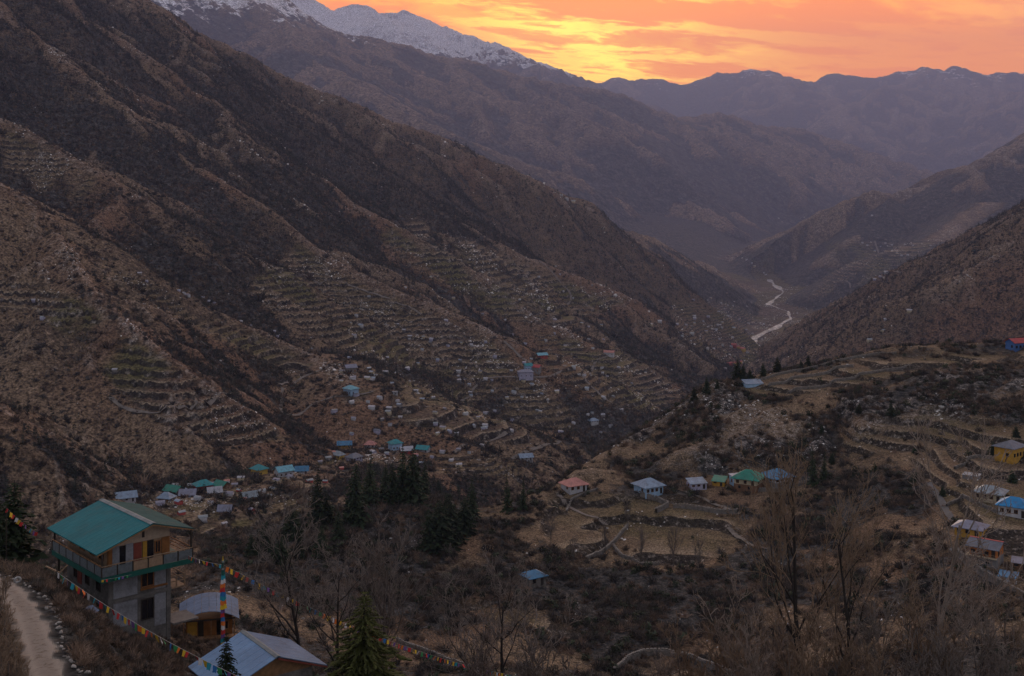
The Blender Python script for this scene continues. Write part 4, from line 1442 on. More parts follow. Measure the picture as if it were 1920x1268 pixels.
def house(label, px, py, w, d, h, rz, roof, wall, style='gable', rise=1.3, over=.6, ridge='x', wins=2, group=None, balcony=None, lower=None, detail=True, name='house', Y=None, trim=None, cat='house'):
    """w along local x (front), d deep, h wall height, front faces local -y"""
    p = pick(px, py) if Y is None else ((px - 960) / F * Y, Y, ground_z(px, Y))
    root = empty(name, p, R(rz))
    hw, hd = w / 2, d / 2
    lo = 0.0
    if lower:
        b = MB(); b.box(-hw, hw, -hd, hd, -4.0, h * .5)
        b.build('lower_wall', WALLS[lower], root)
        lo = h * .5
        b = MB(); b.box(-hw + .05, hw - .05, -hd + .05, hd - .05, lo, h)
        b.build('wall', WALLS[wall], root)
    else:
        b = MB(); b.box(-hw, hw, -hd, hd, -4.0, h)
        b.build('wall', WALLS[wall], root)
    r = MB()
    th = .14
    e = h - over * rise / hd * .5
    if style == 'gable':
        if ridge == 'x':
            a = [(-hw - over, -hd - over, e), (hw + over, -hd - over, e), (hw + over, 0, h + rise), (-hw - over, 0, h + rise)]
            c = [(-hw - over, 0, h + rise), (hw + over, 0, h + rise), (hw + over, hd + over, e), (-hw - over, hd + over, e)]
            g = [(-hw, -hd, h), (-hw, hd, h), (-hw, 0, h + rise - .15)], [(hw, -hd, h), (hw, 0, h + rise - .15), (hw, hd, h)]
        else:
            a = [(-hw - over, -hd - over, e), (0, -hd - over, h + rise), (0, hd + over, h + rise), (-hw - over, hd + over, e)]
            c = [(0, -hd - over, h + rise), (hw + over, -hd - over, e), (hw + over, hd + over, e), (0, hd + over, h + rise)]
            g = [(-hw, -hd + .02, h), (hw, -hd + .02, h), (0, -hd + .02, h + rise - .15)], [(-hw, hd - .02, h), (0, hd - .02, h + rise - .15), (hw, hd - .02, h)]
        r.slab(a, th); r.slab(c, th)
        for q in g:
            gb = MB()
            gb.add(q, [(0, 1, 2)])
            gb.build('gable', WALLS[wall], root)
    elif style == 'hip':
        k = min(hw, hd) * .8
        A = [(-hw - over, -hd - over, e), (hw + over, -hd - over, e), (hw + over, hd + over, e), (-hw - over, hd + over, e)]
        if w >= d:
            t1, t2 = (-hw + k, 0, h + rise), (hw - k, 0, h + rise)
            fs = [(0, 1, 5, 4), (1, 2, 5), (2, 3, 4, 5), (3, 0, 4)]
        else:
            t1, t2 = (0, -hd + k, h + rise), (0, hd - k, h + rise)
            fs = [(0, 1, 4), (1, 2, 5, 4), (2, 3, 5), (3, 0, 4, 5)]
        r.add(A + [t1, t2] + [(x, y, z - th) for x, y, z in A], fs + [(6, 7, 1, 0), (7, 8, 2, 1), (8, 9, 3, 2), (9, 6, 0, 3), (9, 8, 7, 6)])
    else:   # single slope
        r.slab([(-hw - over, -hd - over, h), (hw + over, -hd - over, h), (hw + over, hd + over, h + rise), (-hw - over, hd + over, h + rise)], th)
    ro = r.build('roof', ROOFS[roof], root)
    if trim:
        tb = MB()
        if style == 'gable' and ridge == 'x':
            tb.slab([(-hw - over, -.35, h + rise - .02), (hw + over, -.35, h + rise - .02), (hw + over, .35, h + rise + .04), (-hw - over, .35, h + rise + .04)], .05)
        else:
            tb.box(-hw - over - .05, -hw - over + .1, -hd - over, hd + over, e - .1, e + .2)
        tb.build('ridge_cap', ROOFS[trim], ro)
    if detail:
        fm = MT['wood'] if wall in ('white', 'lightblue', 'cream', 'grey', 'lilac') else MT['dark_timber']
        zt = lo + .25 if lower else .9
        wh = min(1.2, h - zt - .35)
        for i in range(wins):
            x = -hw + (i + .5) * w / (wins + 1)
            window(root, x, -hd, zt, min(1.1, w / (wins + 1) * .7), wh, 0, -1, fm)
        x = -hw + (wins + .5) * w / (wins + 1)
        db = MB(); db.box(x - .45, x + .45, -hd - .05, -hd + .03, 0 if not lower else lo, (0 if not lower else lo) + min(2.0, h * .8))
        db.build('door', MT['dark_timber'] if wall != 'grey' else MT['orange_wood'], root)
        for s in (-1, 1):
            window(root, s * hw, 0 if d < 6 else -d * .2, zt, 1.0, wh, s, 0, fm)
        if lower:
            for i in range(2):
                window(root, -hw + (i + .6) * w / 2.4, -hd, .8, .8, min(1.0, lo - 1.1), 0, -1, MT['dark_timber'])
    if balcony:
        bb = MB(); bb.box(-hw - .9, hw + .2, -hd - 1.1, -hd - .02, lo - .12, lo)
        bb.box(-hw - .9, -hw - .02, -hd, hd, lo - .12, lo)
        bo = bb.build('balcony', WALLS[balcony], root)
        rb = MB()
        for z_ in (lo + .9, lo + .45):
            rb.bar((-hw - .85, -hd - 1.05, z_), (hw + .15, -hd - 1.05, z_), .05)
            rb.bar((-hw - .85, -hd - 1.05, z_), (-hw - .85, hd, z_), .05)
        for i in range(7):
            x = -hw - .85 + i * (w + 1.0) / 6
            rb.bar((x, -hd - 1.05, lo), (x, -hd - 1.05, lo + .9), .04)
        rb.build('railing', MT['pale_wood'], bo)
    tag(root, label, cat, group)
    return root


# houses of the shoulder across the ravine
house('small house with pink roof and white walls at the tip of the terraced spur', 1076, 919, 6.8, 6.0, 2.6, 28, 'pink', 'white', 'hip', 1.7, .8)
house('light blue house with pale blue hipped roof on the edge of the terraced field', 1216, 923, 7.4, 7.0, 3.0, 30, 'paleblue', 'lightblue', 'hip', 2.0, .9, wins=3)
house('two-storey house with bright green hipped roof beside a blue roofed house', 1404, 917, 8.2, 7.6, 4.6, -30, 'green', 'cream', 'hip', 2.2, 1.1, lower='brown')
house('house with teal blue roof and whitewashed walls right of the green roofed one', 1456, 909, 8.0, 7.6, 3.6, 30, 'blue', 'white', 'hip', 2.2, 1.0, wins=3, lower='grey')
house('little pale blue hut tucked against the green roofed house', 1381, 908, 3.8, 3.4, 3.0, 20, 'white', 'lightblue', 'shed', .5, .3, wins=1, name='hut', cat='hut')
house('low shed with faded green roof and yellow side left of the blue hut', 1349, 909, 4.4, 3.8, 1.6, -24, 'green', 'ochre', 'shed', 1.2, .3, wins=1, name='shed', cat='shed')
house('long pale blue shed with sagging roof left of the green shed', 1306, 915, 6.0, 3.8, 2.0, 16, 'paleblue', 'lilac', 'shed', 1.2, .3, wins=2, name='shed', cat='shed')
house('lone stone shed with blue metal roof in the scrub below the terraces', 1000, 1094, 5.2, 5.0, 2.6, 32, 'blue', 'stone', 'hip', 1.2, .6, wins=1, name='shed', cat='shed')
house('slate roofed house with ochre walls at the right edge, highest of the right-hand houses', 1893, 858, 7.6, 6.5, 4.0, 40, 'grey', 'ochre', 'hip', 1.6, .8, wins=3)
house('cream house with pale grey hipped roof above the bright blue roof', 1857, 937, 7.6, 6.2, 2.8, -34, 'palegrey', 'cream', 'hip', 1.5, .8, wins=3)
house('white house with bright blue hipped roof at the right edge', 1903, 964, 7.6, 6.6, 3.2, -34, 'brightblue', 'white', 'hip', 1.8, .9, wins=3)
house('ochre house with lilac grey roof between the lane and the terraces', 1820, 1002, 7.0, 6.0, 2.6, -36, 'lilac', 'ochre', 'hip', 1.3, .8, wins=2)
house('two-storey stone house with slate roof, red ridge and orange upper floor balcony', 1850, 1056, 6.8, 6.0, 5.0, -38, 'grey', 'orange', 'gable', 1.3, .9, ridge='x', wins=3, lower='grey', balcony='cream', trim='red')
house('small hut with bright blue roof at the foot of the lane', 1891, 1092, 4.0, 3.0, 1.8, -30, 'blue', 'white', 'shed', .6, .3, wins=1, name='hut', cat='hut')
house('low shed with lilac and white awning at the right edge below the orange balcony', 1914, 1066, 4.0, 3.0, 1.8, -25, 'lilac', 'brown', 'shed', .7, .3, wins=1, name='shed', cat='shed')
house('long light blue greenhouse roof on the crest of the terraced hill', 1411, 722, 8.0, 4.0, .9, 14, 'paleblue', 'lightblue', 'shed', 1.3, .2, wins=1, name='shed', cat='shed', detail=False)
house('red roofed house with blue walls on the crest at the right edge', 1908, 655, 8.0, 6.0, 3.4, 18, 'red', 'blue', 'gable', 1.5, .6, wins=3)
house('grey ruin with pale slab roof beside the lane above the cream house', 1822, 897, 5.0, 3.0, 1.2, -34, 'palegrey', 'grey', 'shed', .3, .1, wins=1, name='shed', cat='shed')

# village on the bench across the gorge
VILL = [
    ('pale blue roofed house at the left end of the bench village, behind the teal roof', 236, 938, 11, 7, 3, 15, 'paleblue', 'white'),
    ('green roofed barn among the grey roofs near the left end of the bench village', 326, 926, 10, 7, 3, -15, 'green', 'grey'),
    ('house with dark teal roof and red trim in the bench village', 381, 918, 11, 8, 4, 20, 'teal', 'red'),
    ('low blue-grey hut left of the red trimmed house', 352, 932, 9, 6, 2.5, 5, 'lilac', 'lightblue'),
    ('small grey-blue hut below the green roofed barn', 312, 938, 8, 6, 2.5, -10, 'paleblue', 'grey'),
    ('house with green roof right of the red trimmed house', 416, 916, 9, 6, 2.6, -22, 'green', 'brown'),
    ('long white shed right below the red trimmed house', 402, 926, 8, 4, 2.0, 14, 'white', 'lilac'),
    ('yellow house with teal roof on the bench, left of a blue roofed one', 486, 890, 9.5, 8, 5, -24, 'teal', 'yellow'),
    ('white house with sky blue roof right of the yellow house', 532, 892, 11, 8, 4.4, 20, 'cyan', 'white'),
    ('pale hut with blue roof at the edge of the round field', 566, 886, 9, 5, 2.4, 4, 'blue', 'white'),
    ('yellow shed below the bench village above the scrub', 466, 935, 9, 5, 2.0, 20, 'palegrey', 'yellow'),
    ('lilac roofed hut standing alone in the lower fields', 422, 960, 7, 4, 1.8, 0, 'lilac', 'lilac'),
    ('blue roofed house at the foot of the reddish spur', 646, 838, 12, 8, 2.8, 4, 'blue', 'ochre'),
    ('teal roofed tall house in the hamlet behind the dark conifers', 741, 842, 10, 8, 6, 18, 'teal', 'lightblue'),
    ('teal roofed low house at the right end of the hamlet', 794, 846, 11, 7, 2.6, -12, 'teal', 'white'),
    ('red walled house between the two teal roofs', 762, 849, 10, 7, 3.0, 10, 'white', 'red'),
    ('red roofed white house left of the tall teal roofed one', 694, 838, 9, 6, 3, -5, 'pink', 'white'),
    ('grey roofed house below the blue roof at the spur foot', 664, 862, 11, 8, 3, 30, 'grey', 'lilac'),
    ('olive roofed hut beside the stepped lane', 634, 858, 9, 6, 2.6, -20, 'palegrey', 'yellow'),
    ('white hut with blue awning at the lip of the gorge', 985, 862, 12, 8, 3.2, 10, 'paleblue', 'white'),
    ('two-storey house with pale cyan roof and ochre side on the terraced slope', 658, 738, 12, 9, 5.5, -25, 'cyan', 'lightblue'),
    ('grey stone house high above the cyan roofed house', 657, 697, 11, 8, 5, 15, 'lilac', 'grey'),
    ('large grey building with rows of dark openings beside the mid-slope road', 985, 706, 20, 10, 7, 8, 'lilac', 'lilac'),
    ('red roofed house stepping up behind the large grey building', 1004, 696, 14, 9, 6, -12, 'red', 'grey'),
    ('teal roofed house left of the red roof above the large grey building', 990, 693, 10, 7, 6, 12, 'teal', 'lightblue'),
    ('red house with pale roof on the spur above the large grey building', 1016, 670, 14, 9, 4, 10, 'cyan', 'red'),
    ('pink and white house at the end of the mid-slope road', 1142, 666, 18, 10, 5, -8, 'pink', 'white'),
    ('white tin roofed shed left of the gorge below the mid-slope road', 1112, 792, 12, 8, 3, 20, 'paleblue', 'white'),
]
for lb, px_, py_, w_, d_, h_, rz_, rf_, wl_ in VILL:
    house(lb, px_, py_, w_ * .82, d_ * .9, h_ * .85, rz_ * 1.7, rf_, wl_, 'gable' if random.random() < .5 else 'hip', 2.3, 1.0, wins=2, group='houses across the gorge')

# far hamlets, a few pixels each
FARW = [raw_mesh('far_house_wall', *(lambda b: (b.v, b.f))(MB().box(-5, 5, -3.5, 3.5, -4, 4.2)), WALLS[k]) for k in ('white', 'cream', 'lilac', 'grey', 'red', 'yellow')]
def _fr(k):
    b = MB()
    v = [(-5.8, -4.2, 3.9), (5.8, -4.2, 3.9), (5.8, 0, 6.2), (-5.8, 0, 6.2), (5.8, 4.2, 3.9), (-5.8, 4.2, 3.9)]
    return raw_mesh('far_house_roof', v, [(0, 1, 2, 3), (3, 2, 4, 5)], ROOFS[k])
FARR = [_fr(k) for k in ('white', 'palegrey', 'paleblue', 'lilac', 'red', 'pink', 'teal', 'grey')]
FARN = ['white', 'pale grey', 'pale blue', 'lilac', 'red', 'pink', 'teal', 'dark grey']


def far_hamlet(label, group, spots, size, wsel, rsel):
    for (px_, py_) in spots:
        p = pick(px_, py_, 610)
        root = empty('hamlet_house', p, random.uniform(-.8, .8), size * random.uniform(.7, 1.25))
        ri = random.choice(rsel)
        part('wall', FARW[random.choice(wsel)], root); part('roof', FARR[ri], root)
        zone = ''
        if '{zone}' in label:
            zone = ('upper' if py_ < 620 else 'middle' if py_ < 720 else 'lower') + (' left' if px_ < 850 else ' right' if px_ > 1050 else ' central')
        tag(root, label.format(roof=FARN[ri], zone=zone), 'house' if size > .4 else 'hut', group)


def cloud(poly_c, n, sx, sy, seed):
    g = random.Random(seed)
    return [(poly_c[0] + g.gauss(0, sx), poly_c[1] + g.gauss(0, sy)) for _ in range(n)]


far_hamlet('tiny house with {roof} roof on the valley floor left of the river', 'valley floor houses', cloud((1345, 612), 52, 44, 34, 1), .65, (0, 0, 1, 2, 3), (0, 0, 1, 2, 3, 7))
far_hamlet('tiny red or orange house with {roof} roof beside the lower river bend', 'riverside red houses', [(1383, 652), (1392, 658), (1376, 648), (1378, 682), (1388, 680), (1368, 684)], 1.1, (4, 5), (4, 5, 4))
far_hamlet('tiny house with {roof} roof in the hamlet on the hazy right-hand slope', 'hamlet on the hazy right slope', [(1617, 456), (1626, 461), (1633, 455), (1642, 459), (1651, 463), (1660, 457), (1664, 462), (1672, 460), (1697, 459), (1712, 461), (1728, 458), (1745, 461), (1640, 472), (1682, 476), (1690, 480), (1702, 479), (1650, 520), (1640, 525), (1662, 512)], .8, (0, 0, 1, 2), (0, 0, 1, 2))
far_hamlet('tiny house with {roof} roof above the upper river', 'houses above the upper river', [(1400, 488), (1410, 494), (1392, 484), (1415, 500), (1436, 516), (1432, 512)], 1.1, (0, 1), (0, 1))
far_hamlet('tiny house with {roof} roof on the {zone} terraces of the left mountainside', 'houses scattered on the terraced mountainside', [(668, 592), (692, 558), (760, 540), (808, 520), (850, 560), (905, 590), (930, 505), (962, 470), (1010, 520), (1042, 500), (1050, 515), (1056, 545), (1075, 560), (1090, 540), (1110, 536), (1133, 548), (1150, 556), (960, 628), (985, 646), (1060, 650), (1075, 690), (1095, 705), (1130, 700), (1160, 690), (1185, 720), (1210, 700), (1100, 728), (1150, 745), (705, 705), (735, 720), (780, 735), (690, 755), (712, 748), (730, 768), (860, 715), (880, 722), (910, 800), (960, 790), (1130, 780), (1165, 770), (1145, 800)] + [(random.Random(k).uniform(620, 1150), random.Random(k + 900).uniform(600, 815)) for k in range(110)], .40, (0, 0, 1, 2, 3), (0, 0, 1, 2, 3, 7))
far_hamlet('tiny hut with {roof} roof along the crest of the left spur', 'houses along the left spur crest', [(262, 515), (275, 528), (335, 546), (345, 551), (352, 556), (392, 566), (380, 560), (402, 570), (452, 604), (470, 612), (515, 622), (520, 632), (585, 655), (597, 662), (215, 696), (80, 598), (62, 565)], .33, (0, 2, 3), (0, 1, 3))
far_hamlet('tiny hut with {roof} roof in the fields of the bench village', 'huts in the bench village fields', [(300, 948), (335, 945), (372, 938), (395, 945), (430, 930), (448, 922), (455, 940), (490, 925), (505, 932), (512, 920), (520, 905), (545, 898), (580, 905), (600, 868), (615, 862), (628, 850), (610, 905), (640, 880), (700, 850), (715, 845), (725, 852), (780, 855), (810, 858), (830, 850), (846, 865), (860, 845), (880, 850), (905, 838), (470, 960), (420, 985), (380, 975), (340, 965), (860, 875), (790, 870), (330, 915), (360, 915), (345, 922), (372, 925), (395, 912), (425, 905), (440, 912), (452, 900)], .36, (0, 0, 1, 2, 3, 4), (0, 1, 2, 3, 5, 7))
far_hamlet('tiny house with {roof} roof on the flank beyond the terraced crest', 'houses beyond the right crest', [(1655, 622), (1705, 585), (1660, 600), (1630, 640)], .6, (0, 1), (0, 1))
far_hamlet('tiny house with {roof} roof in the hazy gap of the upper valley', 'houses in the upper valley gap', [(1460, 410), (1466, 416), (1508, 408), (1635, 405), (1062, 375), (1075, 380), (1052, 368)], 1.0, (0, 1), (0, 1))

# ------------------------------------------------------------------ paths, lanes and walls
for pts_ in ([(205, 745), (250, 772), (310, 768), (380, 752), (440, 742)], [(525, 722), (570, 706), (612, 690), (640, 682)], [(528, 775), (590, 755), (640, 744), (700, 735)],
             [(825, 730), (900, 712), (990, 712), (1060, 700), (1110, 682), (1140, 668)], [(530, 728), (525, 770), (560, 800), (600, 832)], [(560, 512), (640, 528), (720, 556), (790, 590)],
             [(945, 640), (975, 668), (1000, 690)], [(1010, 490), (1040, 515), (1075, 550), (1050, 560)], [(1090, 706), (1120, 735), (1150, 760)], [(850, 850), (900, 830), (950, 812)], [(960, 862), (1010, 842), (1050, 828)]):
    ribbon('footpath', pts_, 3.4, MT['path_dirt'], .5, jit=.3)
for pts_ in ([(1560, 533), (1600, 525), (1650, 522), (1690, 512)], [(1640, 452), (1700, 466), (1760, 470)]):
    ribbon('footpath', pts_, 9, MT['path_dirt'], .8, jit=.3)
ribbon('lane', [(1742, 905), (1765, 940), (1790, 985), (1808, 1010)], 2.0, MT['asphalt'], .15, jit=.15)
ribbon('lane', [(1788, 1028), (1820, 1058), (1860, 1085), (1915, 1118), (1960, 1150)], 2.8, MT['asphalt'], .15, jit=.1)
ribbon('lane', [(760, 1216), (800, 1232), (845, 1250), (900, 1270), (960, 1290)], 2.4, MT['asphalt'], .15, jit=.15)
for pts_ in ([(1045, 925), (1062, 950), (1100, 968), (1140, 985)], [(1262, 914), (1318, 934), (1368, 958)], [(1367, 990), (1382, 1008), (1405, 1022), (1440, 1030)]):
    ribbon('footpath', pts_, 1.5, MT['path_dirt'], .12, jit=.25)


M('coping', (.20, .18, .16), .95, var=.5, scale=.8)


def stone_wall(label, pts, h=1.1, th=.7, group='dry stone terrace walls'):
    P = [np.array(pick(*p)) for p in pts]
    Q = []
    for a, b in zip(P[:-1], P[1:]):
        n = max(2, int(np.linalg.norm((b - a)[:2]) / .9))
        for i in range(n):
            Q.append(a + (b - a) * i / n)
    Q.append(P[-1])
    Q = np.array(Q)
    for _ in range(3):
        Q[1:-1] = .25 * Q[:-2] + .5 * Q[1:-1] + .25 * Q[2:]
    d = np.gradient(Q[:, :2], axis=0); d /= np.linalg.norm(d, axis=1, keepdims=True) + 1e-9
    root = empty('stone_wall', tuple(Q[0]))
    o0 = Q[0]
    V, Fq = [], []
    for i, q in enumerate(Q):
        nr = np.array([-d[i, 1], d[i, 0]])
        gz = ground_z(960 + q[0] / q[1] * F, q[1])
        hh = h * random.uniform(.65, 1.15)
        for s, z in ((-.5, -.8), (-.45, hh * .9), (.45, hh), (.5, -.8)):
            s *= th * random.uniform(.65, 1.3)
            V.append((q[0] + nr[0] * s - o0[0], q[1] + nr[1] * s - o0[1], gz + z - o0[2]))
    for i in range(len(Q) - 1):
        for k in range(3):
            Fq.append((4 * i + k, 4 * i + k + 1, 4 * i + k + 5, 4 * i + k + 4))
    link_mesh('wall_body', V, Fq, MT['stone'], root)
    st = MB()
    for i, q in enumerate(Q):       # coping stones
        gz = ground_z(960 + q[0] / q[1] * F, q[1])
        rm = np.random.default_rng(i + int(abs(o0[0]) * 7)).uniform(.8, 1.2, 8)
        c = np.array([q[0] - o0[0], q[1] - o0[1], gz + h * .98 - o0[2]])
        v = []
        for j, (sx, sy, sz) in enumerate([(a, b, c_) for c_ in (-1, 1) for b in (-1, 1) for a in (-1, 1)]):
            v.append((c[0] + sx * .33 * rm[j], c[1] + sy * .28 * rm[j - 1], c[2] + sz * .16 * rm[j - 2]))
        st.add(v, [(0, 2, 3, 1), (4, 5, 7, 6), (0, 1, 5, 4), (2, 6, 7, 3), (0, 4, 6, 2), (1, 3, 7, 5)])
    so = st.build('coping_stones', MT['coping'], root)
    so['kind'] = 'stuff'
    tag(root, label, 'wall', group)


stone_wall('curved stone wall around the small field at the bottom edge', [(1152, 1264), (1172, 1246), (1200, 1230), (1250, 1228), (1300, 1240), (1345, 1258), (1380, 1275)], 1.5, .9)
stone_wall('stone wall along the grey lane behind the big conifer', [(745, 1204), (790, 1222), (840, 1242), (900, 1262)], 1.0)
stone_wall('pale kerb wall round the outer edge of the spur field', [(1120, 919), (1087, 930), (1068, 945), (1062, 960)], .6, .5)
stone_wall('wall climbing between two spur fields left of the bare poplars', [(1100, 1050), (1133, 1034), (1153, 1017), (1177, 988)], 1.0)
stone_wall('wall curving under the spur field between the bare poplars', [(1150, 1027), (1167, 1047), (1193, 1057), (1235, 1059)], 1.0)
stone_wall('wall under the light blue house, pale and broken', [(1200, 930), (1235, 940), (1255, 950), (1230, 962)], 1.6, .8)
stone_wall('long pale wall below the pale blue sheds', [(1262, 952), (1300, 955), (1340, 962), (1382, 962)], 1.4, .9)
stone_wall('terrace wall below the two roofs, green and blue', [(1385, 920), (1430, 922), (1480, 916), (1518, 905)], 1.2)
stone_wall('terrace wall on the crest fields, nearest of three', [(1480, 738), (1560, 720), (1640, 700), (1700, 690)], 1.0)
stone_wall('terrace wall on the crest fields, middle of three', [(1440, 726), (1520, 706), (1600, 688)], 1.0)
stone_wall('terrace wall on the crest fields, farthest of three', [(1420, 716), (1500, 696), (1580, 676), (1680, 664)], .9)
stone_wall('wall above the olive field left of the lilac roof', [(1775, 950), (1800, 938), (1840, 950), (1875, 965)], .9)
stone_wall('wall running to the ochre slate roofed house', [(1790, 880), (1830, 858), (1870, 862)], .9)
stone_wall('retaining wall below the orange balcony house', [(1795, 1042), (1830, 1072), (1862, 1092), (1920, 1125)], 1.8, .8)
# ------------------------------------------------------------------ the large house with the teal roof
HY = 109.5
hz = ZC - 35.6                              # level of the balcony floor
hx = -35.7
HR = empty('teal_roofed_house', (hx, HY, hz - 5.2), R(42))
tag(HR, 'large three-storey house with teal metal roof, green balcony and grey concrete lower floors', 'house')
Z0 = 5.2                                    # balcony floor in house space
UW, VD = 5.8, 9.2                           # body: front width (local x), depth (local y)


def hb(name, material, parent, *boxes):
    b = MB()
    for q in boxes:
        b.box(*q)
    return b.build(name, material, parent)


# lower two storeys
hb('wall', MT['concrete'], HR, (0, UW, 0, VD, -5.0, Z0 - .16)).name = 'lower_wall'
hb('floor_band', MT['concrete'], HR, (-.12, UW + .12, -.12, VD + .1, 2.35, 2.65))
for x_ in (-.06, UW - .34):
    hb('corner_pillar', MT['concrete'], HR, (x_, x_ + .4, -.07, .33, -5.0, Z0 - .17))
hb('corner_pillar', MT['concrete'], HR, (2.7, 2.95, -.06, .2, -5.0, Z0 - .17))
for x0_, x1_, z0_, z1_ in ((.40, 2.66, 2.72, 4.95), (4.3, 5.4, 2.72, 4.95), (4.3, 5.4, -.6, 2.3), (.40, 2.66, .1, 2.3)):
    hb('plaster_panel', MT['plaster'], HR, (x0_, x1_, -.035, .1, z0_, z1_))
for (u_, z_, w_, h_) in ((3.6, 3.15, 1.25, 1.55), (3.6, .2, 1.25, 1.9)):
    window(HR, u_, 0, z_, w_, h_, 0, -1, MT['orange_wood'] if z_ > 2 else MT['dark_timber'], .09)
hb('window_sill', MT['orange_wood'], HR, (2.9, 5.5, -.22, -.04, 2.96, 3.10))
for v_ in (2.2, 4.6, 7.2):
    window(HR, 0, v_, 3.0, .9, 1.7, -1, 0, MT['dark_timber'], .06)
for v_ in (2.2, 5.0):
    window(HR, 0, v_, .3, .9, 1.6, -1, 0, MT['dark_timber'], .06)
hb('door', MT['red_brown'], HR, (-.06, .03, 5.8, 6.7, 2.70, 4.7))
# upper storey
hb('upper_wall', MT['pale_wood'], HR, (.02, UW - .02, .02, VD - .02, Z0, Z0 + 2.2))
up = MB()
gable_pts = [(.02, .0, Z0 + 2.15), (UW - .02, .0, Z0 + 2.15), (UW - .02, .0, Z0 + 2.95), (3.55, .0, Z0 + 3.72), (.02, .0, Z0 + 2.58)]
up.add([(x, -.03, z) for x, y, z in gable_pts] + [(x, .12, z) for x, y, z in gable_pts], [(0, 1, 2, 3, 4), (9, 8, 7, 6, 5)] + [(i, i + 5, (i + 1) % 5 + 5, (i + 1) % 5) for i in range(5)])
up.build('gable_board', M('gable_wood', (.40, .30, .225), .8, var=.2, scale=3), HR)  # paler wood without the roof shade painted into the wall below
hb('gable_post', MT['dark_timber'], HR, (3.1, 3.3, -.12, -.04, Z0 + 2.5, Z0 + 3.55))
for x0_, x1_ in ((.3, .95), (1.55, 2.25)):
    hb('plaster_panel', MT['plaster'], HR, (x0_, x1_, -.05, .1, Z0 + .02, Z0 + 2.2))
hb('door', MT['dark_pane'], HR, (.97, 1.53, -.04, .1, Z0 + .02, Z0 + 2.1))
hb('door', MT['red_brown'], HR, (2.28, 3.05, -.04, .1, Z0 + .02, Z0 + 2.1))
hb('door', MT['dark_pane'], HR, (3.55, 4.2, -.04, .1, Z0 + .02, Z0 + 2.1))
hb('shutter', MT['yellow_paint'], HR, (3.15, 3.54, -.10, .05, Z0 + .02, Z0 + 2.1))
hb('shutter', MT['orange_wood'], HR, (5.0, 5.75, -.08, .05, Z0 + .02, Z0 + 2.1))
window(HR, 4.6, 0, Z0 + .8, .6, 1.15, 0, -1, MT['orange_wood'], .08)
hb('orange_corner_panel', MT['orange_wood'], HR, (-.06, .28, -.06, .3, Z0, Z0 + 2.5))
for v_ in (1.6, 3.6, 5.8, 8.0):
    window(HR, 0.02, v_, Z0 + .7, 1.1, 1.3, -1, 0, MT['orange_wood'] if v_ in (1.6, 5.8) else MT['wood'], .07)
# balcony slab all round the front and left, railing with panels
BL, BF, BRt, BB = -1.25, -1.35, UW + 1.6, VD + .4
bal = hb('balcony', MT['green_paint'], HR, (BL, BRt, BF, -.0, Z0 - .18, Z0 - .005), (BL, -.0, 0.0, BB, Z0 - .18, Z0 - .005), (UW, BRt, 0.0, 4.0, Z0 - .18, Z0 - .005))
hb('fascia', MT['green_paint'], bal, (BL - .05, BRt + .05, BF - .06, BF - .005, Z0 - .38, Z0 + .08), (BL - .06, BL - .005, BF, BB, Z0 - .38, Z0 + .08))
post_spots = [(BL + i * (BRt - BL) / 6, BF + .04) for i in range(7)] + [(BL + .04, BF + i * (BB - BF) / 7) for i in range(1, 8)]
for (x_, y_) in post_spots:
    hb('railing_post', MT['dark_timber'], bal, (x_ - .045, x_ + .045, y_ - .045, y_ + .045, Z0, Z0 + 1.0))
hb('top_rail', MT['pale_wood'], bal, (BL, BRt, BF - .01, BF + .09, Z0 + 1.0, Z0 + 1.07))
hb('top_rail', MT['wood'], bal, (BL - .01, BL + .09, BF + .1, BB, Z0 + 1.0, Z0 + 1.07))
for i in range(6):
    x_ = BL + i * (BRt - BL) / 6
    hb('railing_panel', MT['mesh_panel'] if i not in (2, 3) else MT['pale_wood'], bal, (x_ + .07, x_ + (BRt - BL) / 6 - .07, BF + .02, BF + .06, Z0 + .1, Z0 + .9))
for i in range(7):
    y_ = BF + i * (BB - BF) / 7
    hb('railing_panel', MT['mesh_panel'], bal, (BL + .02, BL + .06, y_ + .07, y_ + (BB - BF) / 7 - .07, Z0 + .1, Z0 + .9))
for z_ in (.4, .75, 1.05):
    rb = MB()
    rb.bar((BRt - .05, BF + .05, Z0 + z_), (BRt - .05, 4.0, Z0 + z_), .045)
    rb.build('side_rail', MT['orange_wood'], bal)
# roof: wide left slope in teal, shorter right slope greyed by sky sheen put into its colour
RX0, RX1, RXR = -1.7, 3.55, 7.55
RV0, RV1 = -1.3, 9.7
zr, zl, zrr = Z0 + 3.95, Z0 + 2.2, Z0 + 2.75
rb = MB(); rb.slab([(RX0, RV0, zl), (RX1, RV0, zr), (RX1, RV1, zr), (RX0, RV1, zl)], .09)
rl = rb.build('roof', MT['teal_roof'], HR)
rl['label'] = 'teal metal roof slope'
rb = MB(); rb.slab([(RX1, RV0, zr), (RXR, RV0, zrr), (RXR, RV1, zrr), (RX1, RV1, zr)], .09)
rr_ = rb.build('roof', MT['sky_sheen_roof'], HR)
rr_['label'] = 'rust-patched roof slope greyed by painted sky sheen'
rb = MB(); rb.slab([(RX1 - .28, RV0 - .04, zr - .03), (RX1, RV0 - .04, zr + .07), (RX1, RV1, zr + .07), (RX1 - .28, RV1, zr - .03)], .03)
rb.slab([(RX1, RV0 - .04, zr + .07), (RX1 + .28, RV0 - .04, zr + .0), (RX1 + .28, RV1, zr + .0), (RX1, RV1, zr + .07)], .03)
rb.build('ridge_cap', MT['pale_trim'], rl)
rb = MB(); rb.bar((RX0 + .05, RV0 + .05, zl - .16), (RX1, RV0 + .05, zr - .17), .07); rb.build('verge_board', MT['wood'], rl)
